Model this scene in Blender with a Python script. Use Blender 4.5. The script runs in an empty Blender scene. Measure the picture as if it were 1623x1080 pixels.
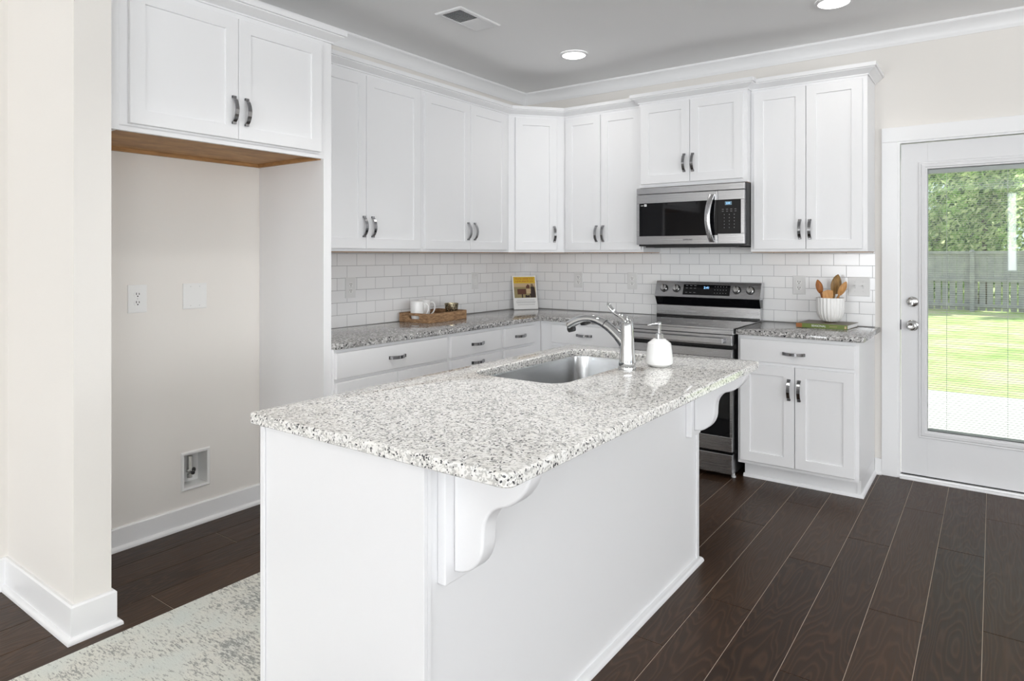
import bpy, bmesh, math, random
from math import sin, cos, pi, radians
from mathutils import Vector, Matrix

random.seed(7)
scn = bpy.context.scene
COL = scn.collection

# ------------------------------------------------------------------ camera
cam_data = bpy.data.cameras.new('camera')
cam_data.sensor_width = 36.0
cam_data.lens = 1050.15 / 1623 * 36.0
cam_data.shift_y = -(540 - 404.75) / 1623
cam_data.clip_start = 0.05
cam_data.clip_end = 300
cam = bpy.data.objects.new('camera', cam_data)
COL.objects.link(cam)
cam.location = (3.2738, -4.6882, 1.3619)
cam.rotation_euler = (pi / 2, 0, 0.6283)
scn.camera = cam

# ------------------------------------------------------------------ world, sun, unseen fill lamps, exposure
world = bpy.data.worlds.new('world')
scn.world = world
world.use_nodes = True
wb = world.node_tree.nodes['Background']
wb.inputs['Color'].default_value = (0.80, 0.90, 1.0, 1)
wb.inputs['Strength'].default_value = 1.3

def lamp(name, kind, loc, rot, energy, color=(1, 1, 1), size=None, size_y=None, **kw):
    d = bpy.data.lights.new(name, kind)
    d.energy = energy
    d.color = color
    if kind == 'AREA':
        d.shape = 'RECTANGLE'
        d.size = size
        d.size_y = size_y
    for k, v in kw.items():
        setattr(d, k, v)
    o = bpy.data.objects.new(name, d)
    COL.objects.link(o)
    o.location = loc
    o.rotation_euler = rot
    return o

lamp('sun', 'SUN', (6, 12, 14), (radians(-38), radians(20), 0), 7.5, (1.0, 0.96, 0.88), angle=radians(0.6))
# fill lamps added at rear and right walls; only the sidelight shows in reflection
# (tilted up so that they also brighten the ceiling)
UPT = radians(44)
lamp('rear_fill_light', 'AREA', (1.03, -12.35, 1.40), (pi / 2 + UPT, 0, 0), 155, (0.95, 0.98, 1.0), 1.6, 1.8)
for wx in (4.75, 6.75):
    lamp('rear_fill_light', 'AREA', (wx, -12.35, 1.40), (pi / 2 + UPT, 0, 0), 172, (0.95, 0.98, 1.0), 1.3, 1.8)
lamp('rear_sidelight_daylight', 'AREA', (3.59, -12.46, 1.85), (pi / 2, 0, 0), 5, (0.97, 0.98, 1.0), 0.13, 1.6)
for wy, we in ((-2.6, 55), (-5.2, 100), (-7.8, 125)):
    lamp('side_fill_light', 'AREA', (8.0, wy, 1.40), (pi / 2 + UPT, 0, pi / 2), we, (0.95, 0.98, 1.0), 1.3, 1.8)
# unseen spot lamps added to brighten the room, above and behind the camera
for lx, ly, le in ((1.55, -2.75, 66), (2.9, -2.75, 26), (4.6, -2.75, 24), (1.6, -5.4, 34), (4.2, -5.4, 32), (1.6, -8.4, 28), (4.2, -8.4, 28), (6.6, -5.4, 26)):
    lamp('ceiling_fill_spot', 'SPOT', (lx, ly, 2.73), (0, 0, 0), le, (1, 0.985, 0.965), spot_size=radians(125), spot_blend=0.8, shadow_soft_size=0.08)

vs = scn.view_settings
scn.display_settings.display_device = 'sRGB'
vs.view_transform = 'Standard'
vs.look = 'None'
vs.exposure = 0.0
vs.gamma = 1.0
vs.use_curve_mapping = False
scn.cycles.use_denoising = True
scn.cycles.max_bounces = 10
scn.cycles.diffuse_bounces = 6
scn.cycles.glossy_bounces = 5
scn.cycles.transparent_max_bounces = 16
scn.cycles.caustics_reflective = False
scn.cycles.caustics_refractive = False
scn.cycles.sample_clamp_indirect = 6.0

# ------------------------------------------------------------------ materials
def lin(c):
    return tuple((x / 255 / 12.92) if x / 255 <= 0.04045 else ((x / 255 + 0.055) / 1.055) ** 2.4 for x in c) + (1,)

def mat(name, color=(0.8, 0.8, 0.8, 1), rough=0.5, metal=0.0, spec=0.5, emis=None, estr=0.0, coat=0.0):
    m = bpy.data.materials.new(name)
    m.use_nodes = True
    b = m.node_tree.nodes['Principled BSDF']
    b.inputs['Base Color'].default_value = color
    b.inputs['Roughness'].default_value = rough
    b.inputs['Metallic'].default_value = metal
    b.inputs['Specular IOR Level'].default_value = spec
    if coat:
        b.inputs['Coat Weight'].default_value = coat
        b.inputs['Coat Roughness'].default_value = 0.05
    if emis:
        b.inputs['Emission Color'].default_value = emis
        b.inputs['Emission Strength'].default_value = estr
    return m

def NT(m):
    nt = m.node_tree
    return nt, nt.nodes, nt.links, nt.nodes['Principled BSDF']

def add(nodes, t, **kw):
    n = nodes.new(t)
    for k, v in kw.items():
        setattr(n, k, v)
    return n

def objcoord(nodes, links, scale=(1, 1, 1)):
    tc = add(nodes, 'ShaderNodeTexCoord')
    mp = add(nodes, 'ShaderNodeMapping')
    mp.inputs['Scale'].default_value = scale
    links.new(tc.outputs['Object'], mp.inputs['Vector'])
    return mp.outputs['Vector']

def noise(nodes, links, vec, scale, detail=3, rough=0.5):
    n = add(nodes, 'ShaderNodeTexNoise')
    n.inputs['Scale'].default_value = scale
    n.inputs['Detail'].default_value = detail
    n.inputs['Roughness'].default_value = rough
    if vec is not None:
        links.new(vec, n.inputs['Vector'])
    return n

def ramp(nodes, links, fac, stops, interp='LINEAR'):
    r = add(nodes, 'ShaderNodeValToRGB')
    r.color_ramp.interpolation = interp
    els = r.color_ramp.elements
    while len(els) < len(stops):
        els.new(0.5)
    for e, (p, c) in zip(els, stops):
        e.position = p
        e.color = c if len(c) == 4 else (*c, 1)
    links.new(fac, r.inputs['Fac'])
    return r

def mixc(nodes, links, fac, a, b, blend='MIX'):
    m = add(nodes, 'ShaderNodeMix', data_type='RGBA', blend_type=blend)
    for sock, v in ((m.inputs[0], fac), (m.inputs[6], a), (m.inputs[7], b)):
        if hasattr(v, 'links'):
            links.new(v, sock)
        else:
            sock.default_value = v
    return m.outputs[2]

def math_node(nodes, links, op, a, b=None):
    m = add(nodes, 'ShaderNodeMath', operation=op)
    for sock, v in ((m.inputs[0], a), (m.inputs[1], b)):
        if v is None:
            continue
        if hasattr(v, 'links'):
            links.new(v, sock)
        else:
            sock.default_value = v
    return m.outputs[0]

def bump(nodes, links, b, height, strength, dist=0.002):
    n = add(nodes, 'ShaderNodeBump')
    n.inputs['Strength'].default_value = strength
    n.inputs['Distance'].default_value = dist
    links.new(height, n.inputs['Height'])
    links.new(n.outputs['Normal'], b.inputs['Normal'])

M = {}
def paint(name, col, rough, grain=0.0, gs=120):
    m = mat(name, col, rough)
    if grain:
        nt, N, L, b = NT(m)
        v = objcoord(N, L)
        n = noise(N, L, v, gs, 3)
        bump(N, L, b, n.outputs['Fac'], grain, 0.002)
    M[name] = m
    return m

paint('cabinet_white', (0.83, 0.83, 0.84, 1), 0.36, 0.05, 60)
paint('trim_white', (0.84, 0.84, 0.845, 1), 0.38, 0.03, 60)
paint('door_white', (0.72, 0.72, 0.73, 1), 0.42, 0.05, 40)
paint('wall_paint', (0.785, 0.757, 0.72, 1), 0.75, 0.12, 160)
paint('ceiling_paint', (0.90, 0.90, 0.90, 1), 0.9, 0.10, 120)
paint('plastic_white', (0.80, 0.80, 0.79, 1), 0.35)
paint('plate_white', (0.73, 0.73, 0.725, 1), 0.35)
paint('plastic_grey', (0.62, 0.62, 0.62, 1), 0.4)
paint('slot_black', (0.015, 0.015, 0.015, 1), 0.5)
paint('ceramic_white', (0.86, 0.86, 0.85, 1), 0.18)
paint('ceramic_matte', (0.86, 0.855, 0.84, 1), 0.45)
M['black_glass'] = mat('black_glass', (0.005, 0.005, 0.006, 1), 0.04, spec=0.32)
paint('black_plastic', (0.012, 0.012, 0.012, 1), 0.35)
paint('black_recess', (0.01, 0.01, 0.01, 1), 0.6)
paint('grey_text', (0.35, 0.35, 0.36, 1), 0.6)
paint('white_text', (0.8, 0.8, 0.8, 1), 0.6)
paint('dark_text', (0.05, 0.05, 0.055, 1), 0.6)
paint('paper_white', (0.84, 0.84, 0.83, 1), 0.6)
paint('paper_yellow', lin((212, 176, 40)), 0.55)
paint('paper_red', lin((168, 46, 20)), 0.55)
paint('paper_brown', lin((92, 52, 34)), 0.55)
paint('paper_darkbrown', lin((46, 28, 22)), 0.55)
paint('paper_tan', lin((196, 170, 132)), 0.55)
paint('paper_olive', lin((150, 136, 92)), 0.55)
paint('book_green', lin((96, 112, 36)), 0.4)
paint('book_dark', lin((98, 86, 62)), 0.4)
paint('book_orange', lin((150, 90, 40)), 0.4)
paint('concrete', (0.78, 0.77, 0.74, 1), 0.85, 0.3, 30)
M['chrome'] = mat('chrome', (0.60, 0.61, 0.62, 1), 0.05, 1.0)
M['handle_metal'] = mat('handle_metal', (0.34, 0.34, 0.35, 1), 0.16, 1.0)
M['nickel'] = mat('nickel', (0.66, 0.66, 0.65, 1), 0.18, 1.0)
M['gold'] = mat('gold', (0.75, 0.52, 0.25, 1), 0.3, 1.0)
M['display_blue'] = mat('display_blue', (0.02, 0.05, 0.1, 1), 0.4, emis=(0.30, 0.60, 1.0, 1), estr=2.2)
M['display_panel'] = mat('display_panel', (0.05, 0.08, 0.1, 1), 0.3, emis=(0.25, 0.45, 0.6, 1), estr=0.35)
M['lamp_diffuser'] = mat('lamp_diffuser', (1, 1, 1, 1), 0.5, emis=(1, 0.98, 0.95, 1), estr=6)

def steel(name, col, rough, axis):
    m = mat(name, col, rough, 1.0)
    nt, N, L, b = NT(m)
    sc = [500, 500, 500]
    sc[axis] = 4
    v = objcoord(N, L, tuple(sc))
    n = noise(N, L, v, 1.0, 2)
    r = ramp(N, L, n.outputs['Fac'], [(0.3, (rough * 0.8,) * 3), (0.7, (rough * 1.25,) * 3)])
    L.new(r.outputs['Color'], b.inputs['Roughness'])
    M[name] = m
steel('stainless', (0.50, 0.50, 0.51, 1), 0.24, 0)
M['stainless_sink'] = mat('stainless_sink', (0.56, 0.57, 0.58, 1), 0.22, 1.0)

def granite(name, base, light, mid, dark, dens, scale):
    m = mat(name, base, 0.055, spec=0.5)
    nt, N, L, b = NT(m)
    v0 = objcoord(N, L)
    warp = noise(N, L, v0, 55, 2)
    off = add(N, 'ShaderNodeVectorMath', operation='SCALE')
    off.inputs['Scale'].default_value = 0.022
    L.new(warp.outputs['Color'], off.inputs[0])
    vv = add(N, 'ShaderNodeVectorMath', operation='ADD')
    L.new(v0, vv.inputs[0]); L.new(off.outputs[0], vv.inputs[1])
    v = vv.outputs[0]
    big = noise(N, L, v0, 9, 3)
    # soft mottling of the ground mass
    n1 = noise(N, L, v, 45, 4, 0.6)
    ground = ramp(N, L, n1.outputs['Fac'], [(0.24, tuple((a_ + 2 * b2) / 3 for a_, b2 in zip(mid, base))), (0.42, base), (0.60, light)])
    # grey grains
    vo = add(N, 'ShaderNodeTexVoronoi', feature='F1')
    vo.inputs['Scale'].default_value = scale
    L.new(v, vo.inputs['Vector'])
    sep = add(N, 'ShaderNodeSeparateColor')
    L.new(vo.outputs['Color'], sep.inputs['Color'])
    thr = math_node(N, L, 'ADD', sep.outputs[0], math_node(N, L, 'MULTIPLY', big.outputs['Fac'], -0.5))
    g = ramp(N, L, thr, [(0.0, (1, 1, 1)), (dens, (1, 1, 1)), (dens + 0.02, (0, 0, 0))])
    c1 = mixc(N, L, math_node(N, L, 'MULTIPLY', g.outputs['Color'], 0.75), ground.outputs['Color'], (*[x for x in mid[:3]], 1))
    # black mica flecks
    vb = add(N, 'ShaderNodeTexVoronoi', feature='F1')
    vb.inputs['Scale'].default_value = scale * 0.85
    L.new(v, vb.inputs['Vector'])
    sb = add(N, 'ShaderNodeSeparateColor')
    L.new(vb.outputs['Color'], sb.inputs['Color'])
    tb = math_node(N, L, 'ADD', sb.outputs[1], math_node(N, L, 'MULTIPLY', big.outputs['Fac'], -0.35))
    inner = ramp(N, L, vb.outputs['Distance'], [(0.0, (1, 1, 1)), (0.40, (1, 1, 1)), (0.55, (0, 0, 0))])
    fb = ramp(N, L, tb, [(0.0, (1, 1, 1)), (dens * 0.42, (1, 1, 1)), (dens * 0.42 + 0.02, (0, 0, 0))])
    f2 = math_node(N, L, 'MULTIPLY', fb.outputs['Color'], inner.outputs['Color'])
    c2 = mixc(N, L, f2, c1, dark)
    L.new(c2, b.inputs['Base Color'])
    M[name] = m
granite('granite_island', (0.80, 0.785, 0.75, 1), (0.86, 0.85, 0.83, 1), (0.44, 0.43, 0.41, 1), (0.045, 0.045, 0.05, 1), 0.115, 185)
granite('granite_shaded', (0.40, 0.39, 0.38, 1), (0.62, 0.61, 0.60, 1), (0.17, 0.165, 0.16, 1), (0.018, 0.018, 0.02, 1), 0.24, 120)  # same stone as the island, with shade put into its colours

def wood(name, dark, light, scale, stretch, rough=0.5, gr=3.0):
    m = mat(name, light, rough)
    nt, N, L, b = NT(m)
    v = objcoord(N, L, stretch)
    n = noise(N, L, v, scale, 5, 0.6)
    r = ramp(N, L, n.outputs['Fac'], [(0.32, dark), (0.66, light)])
    L.new(r.outputs['Color'], b.inputs['Base Color'])
    bump(N, L, b, n.outputs['Fac'], 0.15, 0.001)
    M[name] = m
wood('cabinet_underside', lin((148, 108, 66)), lin((186, 142, 92)), 9, (2, 1, 6), 0.6)
wood('tray_wood', lin((112, 82, 56)), lin((182, 146, 108)), 22, (1.5, 1, 5), 0.65)
wood('spoon_dark', lin((138, 82, 34)), lin((176, 112, 54)), 30, (3, 3, 0.6), 0.5)
wood('spoon_light', lin((176, 122, 66)), lin((206, 156, 98)), 30, (3, 3, 0.6), 0.5)
wood('spoon_olive', lin((108, 82, 42)), lin((166, 128, 74)), 26, (3, 3, 0.6), 0.5)

# plank floor: each plank carries its own random number
def floor_mat():
    m = mat('floor_planks', (0.06, 0.045, 0.035, 1), 0.38, spec=0.22)
    nt, N, L, b = NT(m)
    at = add(N, 'ShaderNodeAttribute', attribute_name='plank_tone')
    tc = add(N, 'ShaderNodeTexCoord')
    comb = add(N, 'ShaderNodeCombineXYZ')
    L.new(math_node(N, L, 'MULTIPLY', at.outputs['Fac'], 37.0), comb.inputs['Z'])
    L.new(math_node(N, L, 'MULTIPLY', at.outputs['Fac'], 11.0), comb.inputs['Y'])
    va = add(N, 'ShaderNodeVectorMath', operation='ADD')
    L.new(tc.outputs['Object'], va.inputs[0]); L.new(comb.outputs[0], va.inputs[1])
    mp = add(N, 'ShaderNodeMapping')
    mp.inputs['Scale'].default_value = (10.0, 1.35, 1.0)
    L.new(va.outputs[0], mp.inputs['Vector'])
    # cathedral grain: contour rings of a stretched noise
    n0 = noise(N, L, mp.outputs['Vector'], 0.8, 2, 0.45)
    rings = math_node(N, L, 'SINE', math_node(N, L, 'MULTIPLY', n0.outputs['Fac'], 150.0))
    rr = ramp(N, L, rings, [(0.0, (0, 0, 0)), (0.75, (0.55, 0.55, 0.55)), (1.0, (1, 1, 1))])
    mp2 = add(N, 'ShaderNodeMapping')
    mp2.inputs['Scale'].default_value = (160.0, 7.0, 1.0)
    L.new(va.outputs[0], mp2.inputs['Vector'])
    n1 = noise(N, L, mp2.outputs['Vector'], 1.0, 4, 0.6)
    n2 = noise(N, L, va.outputs[0], 5.0, 3, 0.6)
    base = ramp(N, L, at.outputs['Fac'], [(0.0, lin((32, 24, 20))), (0.35, lin((45, 34, 27))), (0.7, lin((57, 43, 33))), (1.0, lin((68, 51, 38)))])
    c1 = mixc(N, L, 0.34, base.outputs['Color'], mixc(N, L, n1.outputs['Fac'], lin((26, 20, 17)), lin((112, 84, 62))))
    c2 = mixc(N, L, math_node(N, L, 'MULTIPLY', rr.outputs['Color'], 0.30), c1, lin((112, 86, 66)))
    c3 = mixc(N, L, 0.35, c2, mixc(N, L, n2.outputs['Fac'], lin((30, 26, 26)), lin((104, 78, 58))), 'SOFT_LIGHT')
    L.new(c3, b.inputs['Base Color'])
    ro = ramp(N, L, n1.outputs['Fac'], [(0.3, (0.30,) * 3), (0.7, (0.44,) * 3)])
    L.new(ro.outputs['Color'], b.inputs['Roughness'])
    h = math_node(N, L, 'ADD', math_node(N, L, 'MULTIPLY', rings, 0.3), n1.outputs['Fac'])
    bump(N, L, b, h, 0.30, 0.001)
    M['floor_planks'] = m
floor_mat()
M['floor_seam_glint'] = mat('floor_seam_glint', lin((206, 190, 172)), 0.6)  # glints of the plank bevels, painted as a light seam colour

def tile_mat(name, rot, width, phase, zrow):
    """running-bond white tile; object coordinates turned so that texture X runs along the wall and texture Y up"""
    m = mat(name, (0.80, 0.80, 0.80, 1), 0.10)
    nt, N, L, b = NT(m)
    tc = add(N, 'ShaderNodeTexCoord')
    sep = add(N, 'ShaderNodeSeparateXYZ')
    L.new(tc.outputs['Object'], sep.inputs[0])
    comb = add(N, 'ShaderNodeCombineXYZ')
    L.new(math_node(N, L, 'ADD', sep.outputs[rot], -phase + 50 * width), comb.inputs['X'])
    L.new(math_node(N, L, 'ADD', sep.outputs['Z'], -zrow + 50 * 0.0763), comb.inputs['Y'])
    br = add(N, 'ShaderNodeTexBrick', offset=0.5, offset_frequency=2)
    br.inputs['Color1'].default_value = (0.87, 0.87, 0.87, 1)
    br.inputs['Color2'].default_value = (0.83, 0.83, 0.835, 1)
    br.inputs['Mortar'].default_value = (0.40, 0.40, 0.41, 1)
    br.inputs['Scale'].default_value = 1.0
    br.inputs['Mortar Size'].default_value = 0.0015
    br.inputs['Mortar Smooth'].default_value = 0.2
    br.inputs['Brick Width'].default_value = width
    br.inputs['Row Height'].default_value = 0.0763
    L.new(comb.outputs[0], br.inputs['Vector'])
    L.new(br.outputs['Color'], b.inputs['Base Color'])
    n = noise(N, L, tc.outputs['Object'], 14, 2)
    inv = math_node(N, L, 'SUBTRACT', 1.0, br.outputs['Fac'])
    h = math_node(N, L, 'ADD', inv, math_node(N, L, 'MULTIPLY', n.outputs['Fac'], 0.25))
    bump(N, L, b, h, 0.35, 0.002)
    ro = ramp(N, L, br.outputs['Fac'], [(0, (0.16,) * 3), (1, (0.8,) * 3)])
    L.new(ro.outputs['Color'], b.inputs['Roughness'])
    M[name] = m
tile_mat('tile_left', 'Y', 0.1565, -0.4592, 1.372)
tile_mat('tile_back', 'X', 0.1483, 1.8468, 1.372)

def rug_mat():
    m = mat('rug_pile', (0.6, 0.62, 0.58, 1), 0.95, spec=0.1)
    nt, N, L, b = NT(m)
    v = objcoord(N, L)
    big = noise(N, L, v, 4.5, 3, 0.5)
    fine = noise(N, L, objcoord(N, L, (48, 170, 48)), 1.0, 4, 0.68)
    base = ramp(N, L, big.outputs['Fac'], [(0.3, lin((208, 214, 208))), (0.55, lin((218, 217, 208))), (0.7, lin((212, 214, 208)))])
    amt = ramp(N, L, big.outputs['Fac'], [(0.36, (0.0,) * 3), (0.64, (0.15,) * 3)]).outputs['Color']
    s = math_node(N, L, 'ADD', fine.outputs['Fac'], amt)
    f = ramp(N, L, s, [(0.585, (0, 0, 0)), (0.70, (1, 1, 1))])
    c = mixc(N, L, math_node(N, L, 'MULTIPLY', f.outputs['Color'], 0.75), base.outputs['Color'], lin((120, 122, 120)))
    L.new(c, b.inputs['Base Color'])
    bump(N, L, b, fine.outputs['Fac'], 0.6, 0.004)
    M['rug_pile'] = m
rug_mat()

def mercury_mat():
    m = mat('mercury_glass', (0.30, 0.25, 0.17, 1), 0.2, 0.9)
    nt, N, L, b = NT(m)
    v = objcoord(N, L, (1, 1, 1))
    n = noise(N, L, v, 90, 3)
    r = ramp(N, L, n.outputs['Fac'], [(0.40, lin((88, 80, 66))), (0.60, lin((206, 194, 164)))])
    L.new(r.outputs['Color'], b.inputs['Base Color'])
    M['mercury_glass'] = m
mercury_mat()

def glass_pane_mat():
    m = bpy.data.materials.new('pane_glass')
    m.use_nodes = True
    nt = m.node_tree
    N, L = nt.nodes, nt.links
    N.clear()
    out = add(N, 'ShaderNodeOutputMaterial')
    t = add(N, 'ShaderNodeBsdfTransparent')
    t.inputs['Color'].default_value = (0.96, 0.98, 0.97, 1)
    g = add(N, 'ShaderNodeBsdfGlossy')
    g.inputs['Roughness'].default_value = 0.02
    fr = add(N, 'ShaderNodeFresnel')
    fr.inputs['IOR'].default_value = 1.45
    mx = add(N, 'ShaderNodeMixShader')
    L.new(fr.outputs[0], mx.inputs[0]); L.new(t.outputs[0], mx.inputs[1]); L.new(g.outputs[0], mx.inputs[2])
    L.new(mx.outputs[0], out.inputs['Surface'])
    M['pane_glass'] = m
glass_pane_mat()

def blotch(name, a, bcol, c, scale, rough=0.9):
    m = mat(name, a, rough, spec=0.2)
    nt, N, L, b = NT(m)
    n = noise(N, L, objcoord(N, L), scale, 5, 0.65)
    r = ramp(N, L, n.outputs['Fac'], [(0.32, a), (0.5, bcol), (0.66, c)])
    L.new(r.outputs['Color'], b.inputs['Base Color'])
    M[name] = m
blotch('lawn_grass', lin((150, 178, 100)), lin((184, 200, 136)), lin((206, 188, 166)), 1.1)
blotch('fence_wood', lin((142, 140, 146)), lin((160, 157, 160)), lin((176, 172, 172)), 3.0)
blotch('bark', lin((70, 60, 50)), lin((92, 80, 66)), lin((110, 98, 84)), 12)

def leaf_mat(name, dark, mid, light):
    m = mat(name, mid, 0.6, spec=0.3)
    nt, N, L, b = NT(m)
    at = add(N, 'ShaderNodeAttribute', attribute_name='leaf_tone')
    r = ramp(N, L, at.outputs['Fac'], [(0.0, dark), (0.5, mid), (1.0, light)])
    L.new(r.outputs['Color'], b.inputs['Base Color'])
    tr = add(N, 'ShaderNodeBsdfTranslucent')
    L.new(r.outputs['Color'], tr.inputs['Color'])
    mx = add(N, 'ShaderNodeMixShader')
    mx.inputs[0].default_value = 0.6
    out = N['Material Output']
    L.new(b.outputs[0], mx.inputs[1]); L.new(tr.outputs[0], mx.inputs[2]); L.new(mx.outputs[0], out.inputs['Surface'])
    M[name] = m
leaf_mat('leaf_green', lin((52, 96, 44)), lin((168, 204, 118)), lin((255, 255, 214)))
leaf_mat('leaf_yellow', lin((80, 116, 44)), lin((214, 224, 122)), lin((255, 252, 200)))

# ------------------------------------------------------------------ mesh builder
WORLD = {}

class MB:
    def __init__(s):
        s.bm = bmesh.new()
        s.hard = True
    def box(s, x0, x1, y0, y1, z0, z1, bevel=0.0, seg=2):
        x0, x1 = sorted((x0, x1)); y0, y1 = sorted((y0, y1)); z0, z1 = sorted((z0, z1))
        vs_ = [s.bm.verts.new(p) for p in ((x0, y0, z0), (x1, y0, z0), (x1, y1, z0), (x0, y1, z0), (x0, y0, z1), (x1, y0, z1), (x1, y1, z1), (x0, y1, z1))]
        fs = [s.bm.faces.new([vs_[i] for i in q]) for q in ((0, 3, 2, 1), (4, 5, 6, 7), (0, 1, 5, 4), (1, 2, 6, 5), (2, 3, 7, 6), (3, 0, 4, 7))]
        if bevel:
            ed = list({e for f in fs for e in f.edges})
            bmesh.ops.bevel(s.bm, geom=ed, offset=bevel, segments=seg, affect='EDGES', profile=0.5)
        return s
    def obox(s, o, u, v, n, a, b, c, bevel=0.0):
        """box from corner o along unit vectors u, v, n with lengths a, b, c"""
        o, u, v, n = map(Vector, (o, u, v, n))
        P = [o + u * i * a + v * j * b + n * k * c for k in (0, 1) for (i, j) in ((0, 0), (1, 0), (1, 1), (0, 1))]
        vs_ = [s.bm.verts.new(p) for p in P]
        fs = [s.bm.faces.new([vs_[i] for i in q]) for q in ((0, 3, 2, 1), (4, 5, 6, 7), (0, 1, 5, 4), (1, 2, 6, 5), (2, 3, 7, 6), (3, 0, 4, 7))]
        if bevel:
            ed = list({e for f in fs for e in f.edges})
            bmesh.ops.bevel(s.bm, geom=ed, offset=bevel, segments=2, affect='EDGES', profile=0.5)
        return s
    def loops(s, loops, close_u=True, cap0=False, cap1=False):
        rows = [[s.bm.verts.new(p) for p in lp] for lp in loops]
        n = len(rows[0])
        for a, b in zip(rows, rows[1:]):
            for i in range(n if close_u else n - 1):
                j = (i + 1) % n
                s.bm.faces.new((a[i], a[j], b[j], b[i]))
        if cap0:
            s.bm.faces.new(list(reversed(rows[0])))
        if cap1:
            s.bm.faces.new(rows[-1])
        return s
    def lathe(s, prof, c, n=32, cap0=True, cap1=True, mod=None):
        lps = []
        for r, z in prof:
            lps.append([(c[0] + (r * (mod(2 * pi * i / n, z) if mod else 1)) * cos(2 * pi * i / n),
                         c[1] + (r * (mod(2 * pi * i / n, z) if mod else 1)) * sin(2 * pi * i / n), c[2] + z) for i in range(n)])
        s.loops(lps, True, cap0, cap1)
        return s
    def cyl(s, p0, p1, r0, r1=None, n=16):
        p0, p1 = Vector(p0), Vector(p1)
        return s.tube([p0, p1], [r0, r0 if r1 is None else r1], n)
    def tube(s, pts, rad, n=12, flat=None, up=None):
        """flat: per-point scale of the second axis"""
        pts = [Vector(p) for p in pts]
        if not isinstance(rad, (list, tuple)):
            rad = [rad] * len(pts)
        lps = []
        prev = None
        for i, p in enumerate(pts):
            t = (pts[min(i + 1, len(pts) - 1)] - pts[max(i - 1, 0)]).normalized()
            if prev is None:
                a = Vector(up) if up else (Vector((0, 0, 1)) if abs(t.z) < 0.9 else Vector((1, 0, 0)))
                x = (a - t * a.dot(t)).normalized()
            else:
                x = (prev - t * prev.dot(t)).normalized()
            prev = x
            y = t.cross(x)
            f = flat[i] if flat else 1.0
            lps.append([p + x * rad[i] * cos(2 * pi * k / n) + y * rad[i] * f * sin(2 * pi * k / n) for k in range(n)])
        s.loops(lps, True, True, True)
        return s
    def prism(s, poly, o, u, v, n, depth, bevel=0.0, seg=3):
        """polygon (a,b) in plane o+u*a+v*b extruded along n"""
        o, u, v, n = map(Vector, (o, u, v, n))
        A = [s.bm.verts.new(o + u * a + v * b) for a, b in poly]
        B = [s.bm.verts.new(o + u * a + v * b + n * depth) for a, b in poly]
        k = len(poly)
        f0 = s.bm.faces.new(list(reversed(A)))
        f1 = s.bm.faces.new(B)
        for i in range(k):
            j = (i + 1) % k
            s.bm.faces.new((A[i], A[j], B[j], B[i]))
        if bevel:
            bmesh.ops.bevel(s.bm, geom=list(f0.edges) + list(f1.edges), offset=bevel, segments=seg, affect='EDGES', profile=0.5)
        return s
    def rounded_prism(s, poly, o, u, v, n, depth, r, seg=4):
        """prism whose two end faces are rounded over with radius r (poly counter-clockwise in u, v)"""
        o, u, v, n = map(Vector, (o, u, v, n))
        k = len(poly)
        def off(d):
            out = []
            for i in range(k):
                a, b_, e = Vector(poly[i - 1]), Vector(poly[i]), Vector(poly[(i + 1) % k])
                d0, d1 = (b_ - a).normalized(), (e - b_).normalized()
                n0, n1 = Vector((-d0.y, d0.x)), Vector((-d1.y, d1.x))
                mm = n0 + n1
                mm = mm / max(0.5, mm.dot(n0))
                out.append(b_ + mm * d)
            return out
        lv = []
        for i in range(seg + 1):
            a = pi / 2 * i / seg
            lv.append((r * (1 - sin(a)), r * (1 - cos(a))))
        lv = lv + [(d, depth - h) for d, h in reversed(lv)]
        return s.loops([[o + u * p.x + v * p.y + n * h for p in off(d)] for d, h in lv], True, True, True)
    def sweep(s, path, prof, side=1):
        """profile (n, z) swept along plan path [(x,y)], mitred; n to the right of travel when side=1"""
        P = [Vector((p[0], p[1])) for p in path]
        lps = []
        for i, p in enumerate(P):
            d0 = (P[i] - P[i - 1]).normalized() if i > 0 else None
            d1 = (P[i + 1] - P[i]).normalized() if i < len(P) - 1 else None
            nn = lambda d: Vector((d.y, -d.x)) * side
            if d0 is None:
                m = nn(d1)
            elif d1 is None:
                m = nn(d0)
            else:
                a, b = nn(d0), nn(d1)
                m = (a + b)
                m = m / max(0.2, m.dot(a))
            lps.append([(p.x + m.x * q[0], p.y + m.y * q[0], q[1]) for q in prof])
        s.loops(lps, True, True, True)
        return s
    def shaker(s, o, u, n, w, h, t=0.019, stile=0.058, rec=0.008):
        """door slab: o lower-left corner on frame plane, u along width, n outwards, z up"""
        o, u, n = map(Vector, (o, u, n))
        z = Vector((0, 0, 1))
        def ring(a, d):
            return [o + u * a + z * a + n * d, o + u * (w - a) + z * a + n * d, o + u * (w - a) + z * (h - a) + n * d, o + u * a + z * (h - a) + n * d]
        lps = [ring(0, 0.001), ring(0, t - 0.002), ring(0.002, t)]
        if stile:
            lps += [ring(stile, t), ring(stile + 0.002, t - rec)]
        s.loops(lps, True, False, True)
        s.bm.faces.new([s.bm.verts.new(p) for p in reversed(ring(0, 0.001))])
        return s
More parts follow.
